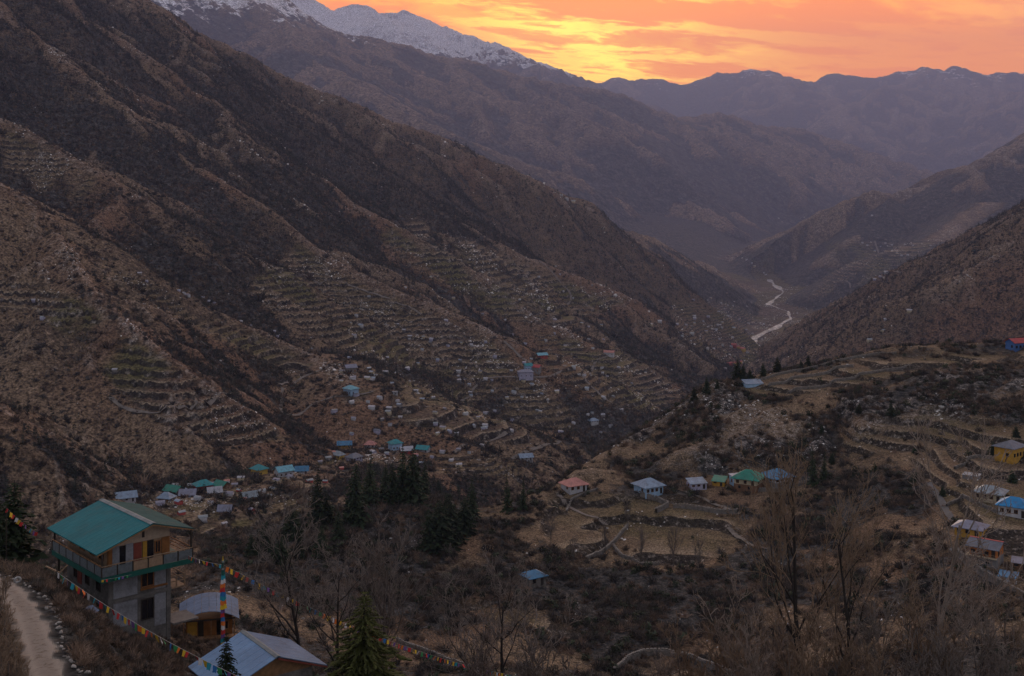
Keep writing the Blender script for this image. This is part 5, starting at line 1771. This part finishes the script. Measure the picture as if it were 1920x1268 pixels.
rb = MB(); rb.bar((RX1, RV0 + .05, zr - .17), (RXR - .05, RV0 + .05, zrr - .16), .07); rb.build('verge_board', MT['wood'], rr_)
for (x_, y_, zt_) in ((BRt - .1, BF + .1, zrr - .1), (BL + .1, BB - .3, zl - .1), (BL + .1, BF + .1, zl - .08), (BRt - .1, 3.8, zrr - .1)):
    hb('roof_post', MT['dark_timber'], HR, (x_ - .07, x_ + .07, y_ - .07, y_ + .07, Z0, zt_))
hb('ground_post', MT['dark_timber'], HR, (-1.0, -.86, VD - .4, VD - .26, -3, Z0 - .2))
# small side balcony on the middle floor
sb = hb('side_balcony', MT['pale_wood'], HR, (UW, UW + 1.7, .2, 2.6, 2.3, 2.42))
for z_ in (2.9, 3.4):
    rb = MB()
    rb.bar((UW, .25, z_ + .05), (UW + 1.65, .25, z_), .05)
    rb.bar((UW + 1.65, .25, z_), (UW + 1.65, 2.6, z_), .05)
    rb.build('side_rail', MT['pale_wood'], sb)
for x_ in (UW + .8, UW + 1.6):
    hb('railing_post', MT['pale_wood'], sb, (x_ - .05, x_ + .05, .2, .3, 2.42, 3.5))
hb('orange_door_frame', MT['orange_wood'], HR, (UW + .01, UW + .12, .1, .3, -.3, 2.2))
hb('lean_to_roof', MT['concrete'], HR, (UW + .05, UW + 2.6, -.6, 2.0, -.75, -.6))

# ------------------------------------------------------------------ small house behind, ochre walls and pale sheet roof
def at(px, py, Y):
    return Vector(wpt(px, py, Y))


SY = 128.0
S = empty('ochre_cabin', (*at(392, 1180, SY)[:2], at(392, 1180, SY)[2]), R(14))
tag(S, 'small ochre timber cabin with pale curved sheet roof behind the flag pole', 'house')
hb('wall', MT['orange_wood'], S, (-2.3, 2.3, -1.8, 1.8, -4.0, 1.75))
hb('yellow_panel', MT['yellow_paint'], S, (-2.15, -1.2, -1.86, -1.7, .1, 1.6))
hb('door', MT['dark_timber'], S, (-1.1, -.55, -1.85, -1.7, 0, 1.6))
hb('door', MT['dark_pane'], S, (.75, 1.15, -1.85, -1.7, 0, 1.6))
window(S, 1.6, -1.8, .5, .7, .9, 0, -1, MT['wood'])
window(S, 2.3, 0, .5, .8, .9, 1, 0, MT['wood'])
rb = MB()
for i in range(8):      # gently curved sheets
    a0, a1 = -1 + i / 4, -1 + (i + 1) / 4
    z0_, z1_ = 2.75 - .95 * a0 * a0, 2.75 - .95 * a1 * a1
    sb_ = MB()
    sb_.slab([(3.0 * a0 + .012, -2.6, z0_), (3.0 * a1 - .012, -2.6, z1_), (3.0 * a1 - .012, 2.5, z1_ + .25), (3.0 * a0 + .012, 2.5, z0_ + .25)], .05)
    sb_.build('roof_sheet', MT['lilac_roof'], S)
hb('porch_beam', MT['dark_timber'], S, (-2.6, 2.6, -2.4, -2.28, 1.72, 1.86))
for x_ in (-2.5, 0.2, 2.5):
    hb('porch_post', MT['wood'], S, (x_ - .06, x_ + .06, -2.4, -2.28, -2.5, 1.72))
hb('deck', MT['wood'], S, (-2.7, 2.8, -2.6, -1.8, -.12, 0.0))
hb('fence_rail', MT['wood'], S, (2.3, 5.2, -2.3, -2.2, -.3, -.2))

# ------------------------------------------------------------------ blue roofed house at the bottom
BY = 100.0
bp0 = at(455, 1182, BY)        # rear end of the ridge
B = empty('blue_roofed_house', (bp0[0], bp0[1], bp0[2] - 4.4), R(36))
tag(B, 'low house with large blue sheet metal roof at the bottom edge', 'house')
# local: ridge runs along -y (towards the viewer), left slope to -x
ridge_z = 4.4
L_ = 6.6
hb('wall', MT['stone'], B, (-3.6, 3.2, -L_ + .6, -.5, -3.0, 2.7))
gb = MB(); gb.add([(-3.6, -L_ + .6, 2.7), (3.2, -L_ + .6, 2.7), (0, -L_ + .6, 4.2), (-3.6, -L_ + .75, 2.7), (3.2, -L_ + .75, 2.7), (0, -L_ + .75, 4.2)], [(0, 1, 2), (5, 4, 3), (0, 3, 4, 1), (1, 4, 5, 2), (2, 5, 3, 0)])
gb.build('gable_board', MT['wood'], B)
rb = MB(); rb.slab([(-4.6, -L_, 2.55), (0, -L_, ridge_z), (0, 0, ridge_z), (-4.6, 0, 2.55)], .07)
r1 = rb.build('roof', MT['blue_roof'], B)
rb = MB(); rb.slab([(0, -L_, ridge_z), (4.2, -L_, 2.75), (4.2, 0, 2.75), (0, 0, ridge_z)], .07)
r2 = rb.build('roof', MT['lilac_roof'], B)
r2['label'] = 'paler right-hand roof slope'
rb = MB(); rb.slab([(-.24, -L_ - .05, ridge_z - .04), (0, -L_ - .05, ridge_z + .06), (0, .02, ridge_z + .06), (-.24, .02, ridge_z - .04)], .03)
rb.slab([(0, -L_ - .05, ridge_z + .06), (.24, -L_ - .05, ridge_z - .04), (.24, .02, ridge_z - .04), (0, .02, ridge_z + .06)], .03)
rb.build('ridge_cap', MT['pale_trim'], r1)
rb = MB(); rb.bar((0, -L_ - .02, ridge_z - .2), (4.2, -L_ - .02, 2.6), .07); rb.build('verge_board', MT['red_brown'], r2)
for x_ in (-2.2, 1.2):
    window(B, x_, -L_ + .6, 1.1, .9, 1.1, 0, -1, MT['wood'])
window(B, -3.6, -3.5, 1.0, .9, 1.1, -1, 0, MT['wood'])

# ------------------------------------------------------------------ prayer flags
FLAGC = ['flag_blue', 'flag_white', 'flag_red', 'flag_green', 'flag_yellow', 'flag_orange', 'flag_teal', 'flag_red', 'flag_yellow', 'flag_purple']
_fm = {}


def flag_mesh(c, k):
    if (c, k) not in _fm:
        g = np.random.default_rng(k + 5)
        v, f = [], []
        for i in range(4):
            for j in range(3):
                v.append(((i / 3 - .5) * (1 - .06 * j), .10 * math.sin(i * 1.7 + k) * j * .5 + g.normal(0, .02), -j / 2 * (1 + .08 * g.normal())))
        for i in range(3):
            for j in range(2):
                f.append((i * 3 + j, i * 3 + j + 1, (i + 1) * 3 + j + 1, (i + 1) * 3 + j))
        _fm[(c, k)] = raw_mesh('flag', v, f, MT[c])
    return _fm[(c, k)]


def flag_string(label, a, b, sag, n, size, gap=1.0, start=0, blank=None):
    a, b = Vector(a), Vector(b)
    root = empty('prayer_flag_string', a)
    tag(root, label, 'prayer flags')

    def pt(t):
        p = a.lerp(b, t)
        p.z -= sag * 4 * t * (1 - t)
        return p - a
    pts = [np.array(pt(i / 40)) for i in range(41)]
    v, f = tubes([(pts, [.018] * 41, 3)])
    link_mesh('cord', v, f, MT['cord'], root)
    g = random.Random(start + 3)
    ang = math.atan2((b - a).y, (b - a).x)
    for i in range(n):
        t = (i + .5) / n
        if blank and blank(t):
            continue
        if g.random() < .06:
            continue
        p = pt(t + g.uniform(-.2, .2) / n); q = pt(min(1, t + .01)); w = pt(max(0, t - .01))
        o = part('flag', flag_mesh(FLAGC[(i * 3 + start + g.randint(0, 1)) % len(FLAGC)], g.randint(0, 3)), root, p)
        sl = math.atan2((q - w).z, math.hypot((q - w).x, (q - w).y))
        o.rotation_euler = (g.gauss(0, .25), -sl * .7, ang + g.gauss(0, .2))
        o.scale = (size * g.uniform(.85, 1.1),) * 3
    return root


lp = at(107, 1073, 103)
flag_string('prayer flags slung down across the front of the teal roofed house', lp, at(480, 1284, 77), .5, 52, .46)
PB = at(418, 1205, 106)
flag_string('short prayer flags between the green balcony and the tall flag pole', at(350, 1041, 113.5), at(416, 1059, 106), .12, 9, .34, start=2)
flag_string('long prayer flags running right from the flag pole behind the bare tree', at(420, 1060, 106), at(985, 1270, 165), 1.5, 84, .44, start=5)
flag_string('faded prayer flags above the conifer at the left edge', at(12, 952, 116), at(72, 1000, 121), .2, 11, .42, start=1)
flag_string('row of prayer flags hung along the green balcony edge', at(190, 1088, 107.2), at(346, 1046, 113.6), .25, 22, .22, start=4)

# poles that carry the strings
FP = empty('flag_pole', (PB.x, PB.y, PB.z))
tag(FP, 'tall prayer flag pole wrapped in colourful cloth beside the ochre cabin', 'flag pole')
b_ = MB(); b_.bar((0, 0, -3.0), (0, 0, 6.95), .06, 6, .04); b_.build('pole', MT['green_paint'], FP)
b_ = MB(); b_.bar((0, 0, 6.95), (0, 0, 7.45), .05, 6, .01); b_.build('spire', MT['flag_yellow'], FP)
for z_, r_ in ((6.95, .12), (6.3, .10)):
    b_ = MB(); b_.bar((0, 0, z_ - .07), (0, 0, z_ + .07), r_, 8, r_ * .8); b_.build('finial', MT['pale_trim'], FP)
seq = ['green_paint', 'flag_teal', 'flag_white', 'flag_orange', 'flag_red', 'flag_blue', 'flag_teal', 'flag_orange', 'flag_yellow', 'flag_purple', 'flag_red', 'flag_blue', 'flag_orange', 'flag_white', 'flag_red', 'flag_purple', 'flag_teal', 'flag_yellow']
for i, c in enumerate(seq):
    z1_ = 6.2 - i * .36
    b_ = MB()
    n = 9
    v = []
    for z_, rr in ((z1_, .13 + .012 * i * (i < 9)), (z1_ - .39, .17 + .014 * i * (i < 9))):
        for j in range(n):
            a = 6.283 * j / n
            q = rr * (1 + .28 * math.sin(3 * a + i))
            v.append((q * math.cos(a), q * math.sin(a), z_ + .04 * math.sin(2 * a + i)))
    b_.add(v, [(j, (j + 1) % n, n + (j + 1) % n, n + j) for j in range(n)])
    b_.build('flag_cloth', MT[c], FP)


def post(label, px, Y, top_py, r=.06, lean=(0, 0)):
    gz = ground_z(px, Y)
    zt = at(px, top_py, Y)[2]
    o = empty('wooden_post', ((px - 960) / F * Y, Y, gz))
    b = MB(); b.bar((0, 0, -.6), (lean[0], lean[1], zt - gz), r, 6, r * .8); b.build('shaft', MT['dark_timber'], o)
    tag(o, label, 'post')


post('dark wooden post holding the left end of the flag string by the teal roofed house', 107, 103, 1066)
post('wooden post at the bottom edge where the front flag string ends', 481, 77, 1276)
post('slender post by the left edge conifer holding faded flags', 12, 116, 946, .05)
b_ = MB(); w0 = at(86, 1062, 104); w1 = at(112, 1074, 103.2); w2 = at(126, 1060, 103)
for i_, (p_, q_) in enumerate(((w0, w1), (w1, w2))):
    o = empty('wooden_rail', p_)
    bb = MB(); bb.bar((0, 0, 0), q_ - p_, .07); bb.build('timber', MT['pale_wood'], o)
    tag(o, 'weathered rail beam leaning on the dark post, %s one' % ('left' if i_ == 0 else 'right'), 'rail')
for lb_, px_, py_, Y_, w_, d_, rz_ in (('pale sheet of metal lying under the left end of the flag string', 93, 1086, 100, 1.3, .8, 30), ('pale folded sheet on the bank in front of the house', 168, 1149, 97, 1.5, .7, -25)):
    p_ = pick(px_, py_)
    o = empty('metal_sheet', (p_[0], p_[1], p_[2] + .15), R(rz_))
    bb = MB(); bb.slab([(-w_ / 2, -d_ / 2, .1), (0, -d_ / 2, .32), (0, d_ / 2, .42), (-w_ / 2, d_ / 2, .2)], .03); bb.slab([(0.01, -d_ / 2, .32), (w_ / 2, -d_ / 2, .0), (w_ / 2, d_ / 2, .1), (0.01, d_ / 2, .42)], .03)
    bb.build('sheet', MT['lilac_roof'], o)
    tag(o, lb_, 'metal sheet')

# ------------------------------------------------------------------ stones along the track
ED = [(2, 1080), (14, 1083), (26, 1088), (33, 1092), (45, 1098), (54, 1104), (62, 1110), (71, 1115), (79, 1121), (85, 1128), (91, 1134), (94, 1141), (99, 1148), (105, 1156), (108, 1163), (111, 1171), (109, 1181), (110, 1190), (113, 1198), (114, 1206), (116, 1214), (121, 1222), (127, 1230), (133, 1238), (136, 1246), (141, 1254), (148, 1261), (157, 1266)]
RK = [rock_mesh(60 + i, M('edge_stone', (.27, .245, .22), .95, var=.4, scale=3, inst=.4)) for i in range(4)]
p0_ = pick(*ED[0])
SE = empty('stone_edging', p0_)
tag(SE, 'row of pale stones edging the dirt track on its downhill side', 'stone edging')
for i, e in enumerate(ED):
    p = pick(*e)
    for k in range(2):
        q = (p[0] - p0_[0] + random.uniform(-.25, .25), p[1] - p0_[1] + random.uniform(-.3, .3), p[2] - p0_[2] + .08)
        o = part('stone', RK[(i + k) % 4], SE, q)
        s = random.choice((.08, .1, .13, .17, .22))
        o.scale = (s * 1.3, s, s)
        o.rotation_euler = (random.uniform(-.3, .3), random.uniform(-.3, .3), random.uniform(0, 6.28))
tp = pick(33, 1093)
V_, F_ = [], []
for i in range(16):
    for j in range(8):
        a, c = 6.283 * i / 16, 6.283 * j / 8
        V_.append(((.3 + .11 * math.cos(c)) * math.cos(a), .11 * math.sin(c), (.3 + .11 * math.cos(c)) * math.sin(a)))
        F_.append((i * 8 + j, ((i + 1) % 16) * 8 + j, ((i + 1) % 16) * 8 + (j + 1) % 8, i * 8 + (j + 1) % 8))
o = link_mesh('painted_tyre', V_, F_, M('worn_white_paint', (.42, .41, .40), .8, var=.5, scale=4), smooth=True)
o.location = (tp[0], tp[1], tp[2] + .22); o.rotation_euler = (.3, 0, .5); o.scale = (.75, .75, .75)
tag(o, 'white painted tyre standing among the stones of the track edge', 'tyre')

# ------------------------------------------------------------------ conifers
ORD = ['first', 'second', 'third', 'fourth', 'fifth', 'sixth', 'seventh', 'eighth', 'ninth', 'tenth', 'eleventh', 'twelfth', 'thirteenth', 'fourteenth', 'fifteenth', 'sixteenth', 'seventeenth', 'eighteenth', 'nineteenth', 'twentieth']
ORD += ['twenty-' + w for w in ORD[:9]]
v_, f_, tb_ = conifer(10.5, 3.9, 38, 13, 15, 500, bare=.03, shape=.78, leaf=.50, slim=.30)
big_c = raw_mesh('near_conifer_crown', v_, f_, MT['needles_olive'])
big_t = raw_mesh('near_conifer_trunk', tb_.v, [q for q in tb_.f if len(q) == 4], MT['bark_dark'])
for px_, Y_, top_, w_, lb_ in ((680, 98, 1106, 1.3, 'big olive green conifer at the bottom edge, right of the bare tree'), (424, 88, 1186, .72, 'small dark conifer in front of the blue metal roof')):
    gz = ground_z(px_, Y_)
    h_ = at(px_, top_, Y_)[2] - gz
    root = empty('conifer_tree', ((px_ - 960) / F * Y_, Y_, gz), random.uniform(0, 6))
    root.scale = (h_ / 10.5 * w_, h_ / 10.5 * w_, h_ / 10.5)
    if px_ == 424:
        c2 = big_c.copy(); c2.materials[0] = MT['needles_dark']
        part('trunk', big_t, root); part('crown', c2, root)
    else:
        part('trunk', big_t, root); part('crown', big_c, root)
    tag(root, lb_, 'conifer')
KN = [(472, 1046, 6, 3), (500, 1036, 8, 1), (526, 1060, 7, 3), (562, 1050, 9, 0), (602, 1046, 8, 1), (636, 1016, 9, 0), (548, 1010, 8, 3), (592, 992, 17, 0), (614, 985, 9, 3), (664, 985, 17, 1), (692, 948, 16, 2), (722, 938, 11, 0), (738, 950, 13, 1), (755, 946, 17.5, 0), (773, 948, 17, 1), (795, 930, 11, 0), (823, 928, 10, 1), (860, 928, 8.5, 2), (838, 985, 9, 1), (885, 975, 12, 0), (808, 1035, 11.5, 1), (826, 1030, 13, 3), (848, 1015, 12, 1), (868, 1000, 10, 3)]
for i, (px_, py_, h_, k_) in enumerate(KN):
    place_conifer(px_, py_, h_ * 1.12, 'dark conifer on the wooded knoll, %s from the left' % ORD[sorted(range(len(KN)), key=lambda q: KN[q][0]).index(i)], k_, group='conifers on the wooded knoll')
for i, (px_, py_, h_, k_) in enumerate(((952, 962, 13, 2), (980, 958, 11, 2))):
    place_conifer(px_, py_, h_, 'slim conifer of the pair right of the knoll, %s one' % ('left' if i == 0 else 'right'), k_)
place_conifer(20, 1068, 9.0, 'dark conifer standing at the left edge above the track', 1, base_y=124)
place_conifer(-6, 1068, 7.0, 'half cut dark conifer at the very left edge above the track', 1, base_y=120)
for i, (px_, py_, h_) in enumerate(((1525, 912, 15), (1545, 905, 11))):
    place_conifer(px_, py_, h_, 'dark tree beside the blue roofed house, %s of two' % ('taller' if i == 0 else 'shorter'), 2)
CR = [(1302, 752, 6), (1325, 738, 7), (1383, 712, 9), (1393, 712, 7), (1406, 712, 5), (1431, 706, 6), (1458, 698, 7), (1503, 692, 4), (1515, 690, 6), (1345, 728, 4)]
for i, (px_, py_, h_) in enumerate(CR):
    place_conifer(px_, py_, h_, 'small conifer on the crest by the river view, %s from the left' % ORD[sorted(range(len(CR)), key=lambda q: CR[q][0]).index(i)], 1, group='conifers on the crest')
SH = [(1640, 885, 3.2), (1712, 905, 3.0), (1768, 930, 3.2), (1862, 855, 5), (1898, 905, 4), (1560, 870, 4), (1600, 900, 3), (1905, 820, 4), (1715, 850, 3), (1670, 780, 5), (1610, 775, 4), (1540, 815, 4)]
for i, (px_, py_, h_) in enumerate(SH):
    place_conifer(px_, py_, h_, 'dark round bush on the right-hand fields, %s from the left' % ORD[sorted(range(len(SH)), key=lambda q: SH[q][0]).index(i)], 3, group='dark bushes on the right-hand fields').name = 'evergreen_bush'

# ------------------------------------------------------------------ bare trees
def bt(px, Y, top_py, label, kind, bark, twig, **k):
    gz = ground_z(px, Y)
    h = at(px, top_py, Y)[2] - gz
    return place_bare(px, Y, h, label, kind, bark, twig, **k)


bt(576, 106, 1008, 'dark leafless tree rising beside the blue metal roof', 'open', 'bark_dark', 'twig_grey', rz=1.0)
bt(632, 118, 1060, 'leafless tree close behind the big olive conifer, left of its top', 'open2', 'bark_dark', 'twig_grey')
bt(722, 140, 1046, 'grey leafless tree just right of the big olive conifer', 'tall', 'bark_grey', 'twig_grey', rz=2.2)
bt(950, 165, 1108, 'dark leafless tree at the bottom edge where the long flag string ends', 'open2', 'bark_dark', 'twig_grey', rz=.4)
bt(890, 130, 1170, 'low leafless tree at the bottom edge left of the dark one', 'bush', 'bark_grey', 'twig_grey')
bt(1010, 150, 1190, 'low leafless tree at the bottom edge right of the dark one', 'bush2', 'bark_grey', 'twig_grey')
bt(1512, 104, 925, 'tall brown leafless tree, left of the two tallest on the right', 'tall', 'bark_dark', 'twig_brown', rz=.3)
bt(1604, 102, 1005, 'tall brown leafless tree, right of the two tallest on the right', 'tall2', 'bark_dark', 'twig_brown', rz=2.0)
bt(1718, 150, 948, 'pale leafless tree in front of the lane on the right', 'open', 'bark_pale', 'twig_pale', rz=3.4)
BR = [(1290, 112, 1185, 'bush'), (1348, 108, 1165, 'bush2'), (1395, 104, 1150, 'bush2'), (1440, 108, 1130, 'bush'), (1470, 100, 1150, 'bush2'), (1555, 98, 1140, 'bush'), (1590, 108, 1160, 'bush'), (1650, 100, 1120, 'bush2'), (1690, 104, 1130, 'open'), (1745, 100, 1130, 'bush'), (1790, 106, 1100, 'open2'), (1840, 98, 1150, 'bush2'), (1890, 104, 1130, 'open'), (1945, 100, 1140, 'bush'), (1240, 118, 1215, 'bush'), (1770, 94, 1190, 'bush2'), (1510, 92, 1200, 'bush'), (1630, 92, 1200, 'bush2'), (1420, 94, 1190, 'bush'), (1880, 92, 1200, 'bush')]
bo_ = sorted(range(len(BR)), key=lambda q: BR[q][0])
for i, (px_, Y_, tp_, k_) in enumerate(BR):
    bt(px_, Y_, tp_, 'brown leafless thicket tree along the bottom right, %s from the left' % ORD[bo_.index(i)], k_, ('bark_grey', 'bark_pale', 'bark_grey')[i % 3], ('twig_brown', 'twig_brown', 'twig_pale', 'twig_grey')[i % 4], group='brown thicket trees at the bottom right')
for px_, py_, h_, lb_ in ((1135, 1036, 7, 'bare poplar on the wall corner of the spur fields'), (1202, 1058, 8.5, 'bare poplar under the curved wall of the spur field'), (1263, 1062, 10, 'tallest bare poplar below the light blue house'), (1176, 988, 7, 'bare poplar at the upper end of the climbing wall'), (1033, 1022, 8, 'bare poplar on the left slope of the spur'), (1075, 1055, 6, 'bare poplar low on the left slope of the spur'), (1310, 1075, 8, 'bare poplar low between the spur fields and the brown trees')):
    place_bare(px_, None, h_, lb_, 'poplar', 'bark_grey', 'twig_grey', py=py_, name='bare_poplar', cat='poplar')
LB = [(-30, 74, 1120), (4, 70, 1130), (18, 66, 1185), (-10, 64, 1200), (30, 61, 1225), (0, 84, 1062)]
for i, (px_, Y_, tp_) in enumerate(LB):
    bt(px_, Y_, tp_, 'brown bare shrub left of the dirt track, %s from the left' % ORD[sorted(range(len(LB)), key=lambda q: LB[q][0]).index(i)], ('bush', 'bush2')[i % 2], 'bark_grey', 'twig_brown', group='bare shrubs left of the track', name='bare_shrub', cat='shrub')
g_ = random.Random(4)
RV = [(470 + 22 * i + g_.uniform(-8, 8), 1060 + g_.uniform(-45, 90)) for i in range(18)]
RV += [(780 + 30 * i + g_.uniform(-10, 10), 1090 + g_.uniform(-30, 90)) for i in range(10)]
wt_ = sorted(RV)
for i, (px_, py_) in enumerate(RV):
    place_bare(px_, None, g_.uniform(4, 6.5), 'grey bare tree on the scrubby ravine side, %s from the left' % ORD[wt_.index((px_, py_))], g_.choice(['open', 'open2', 'bush', 'bush2']), 'bark_grey', 'twig_grey', py=py_, group='grey bare trees of the ravine')
# ------------------------------------------------------------------ haze
def make_haze(density):
    m = bpy.data.materials.new('valley_haze')
    m.use_nodes = True
    t = m.node_tree
    t.nodes.clear()
    v = t.nodes.new('ShaderNodeVolumePrincipled')
    v.inputs['Color'].default_value = (.41, .47, .74, 1)
    v.inputs['Density'].default_value = density
    v.inputs['Anisotropy'].default_value = .35
    o = t.nodes.new('ShaderNodeOutputMaterial')
    t.links.new(v.outputs[0], o.inputs['Volume'])
    x, y0, y1, z0, z1 = 15500.0, -120.0, 27200.0, 20.0, ZC + 2950
    vs = [(a, b, c) for c in (z0, z1) for b in (y0, y1) for a in (-x, x)]
    fs = [(0, 2, 3, 1), (4, 5, 7, 6), (0, 1, 5, 4), (2, 6, 7, 3), (0, 4, 6, 2), (1, 3, 7, 5)]
    h = link_mesh('haze', vs, fs, m)
    tag(h, kind='stuff')


make_haze(4.9e-5)
print('SCENE STATS', len(bpy.data.objects), sum(len(o.data.polygons) for o in bpy.data.objects if o.type == 'MESH'))
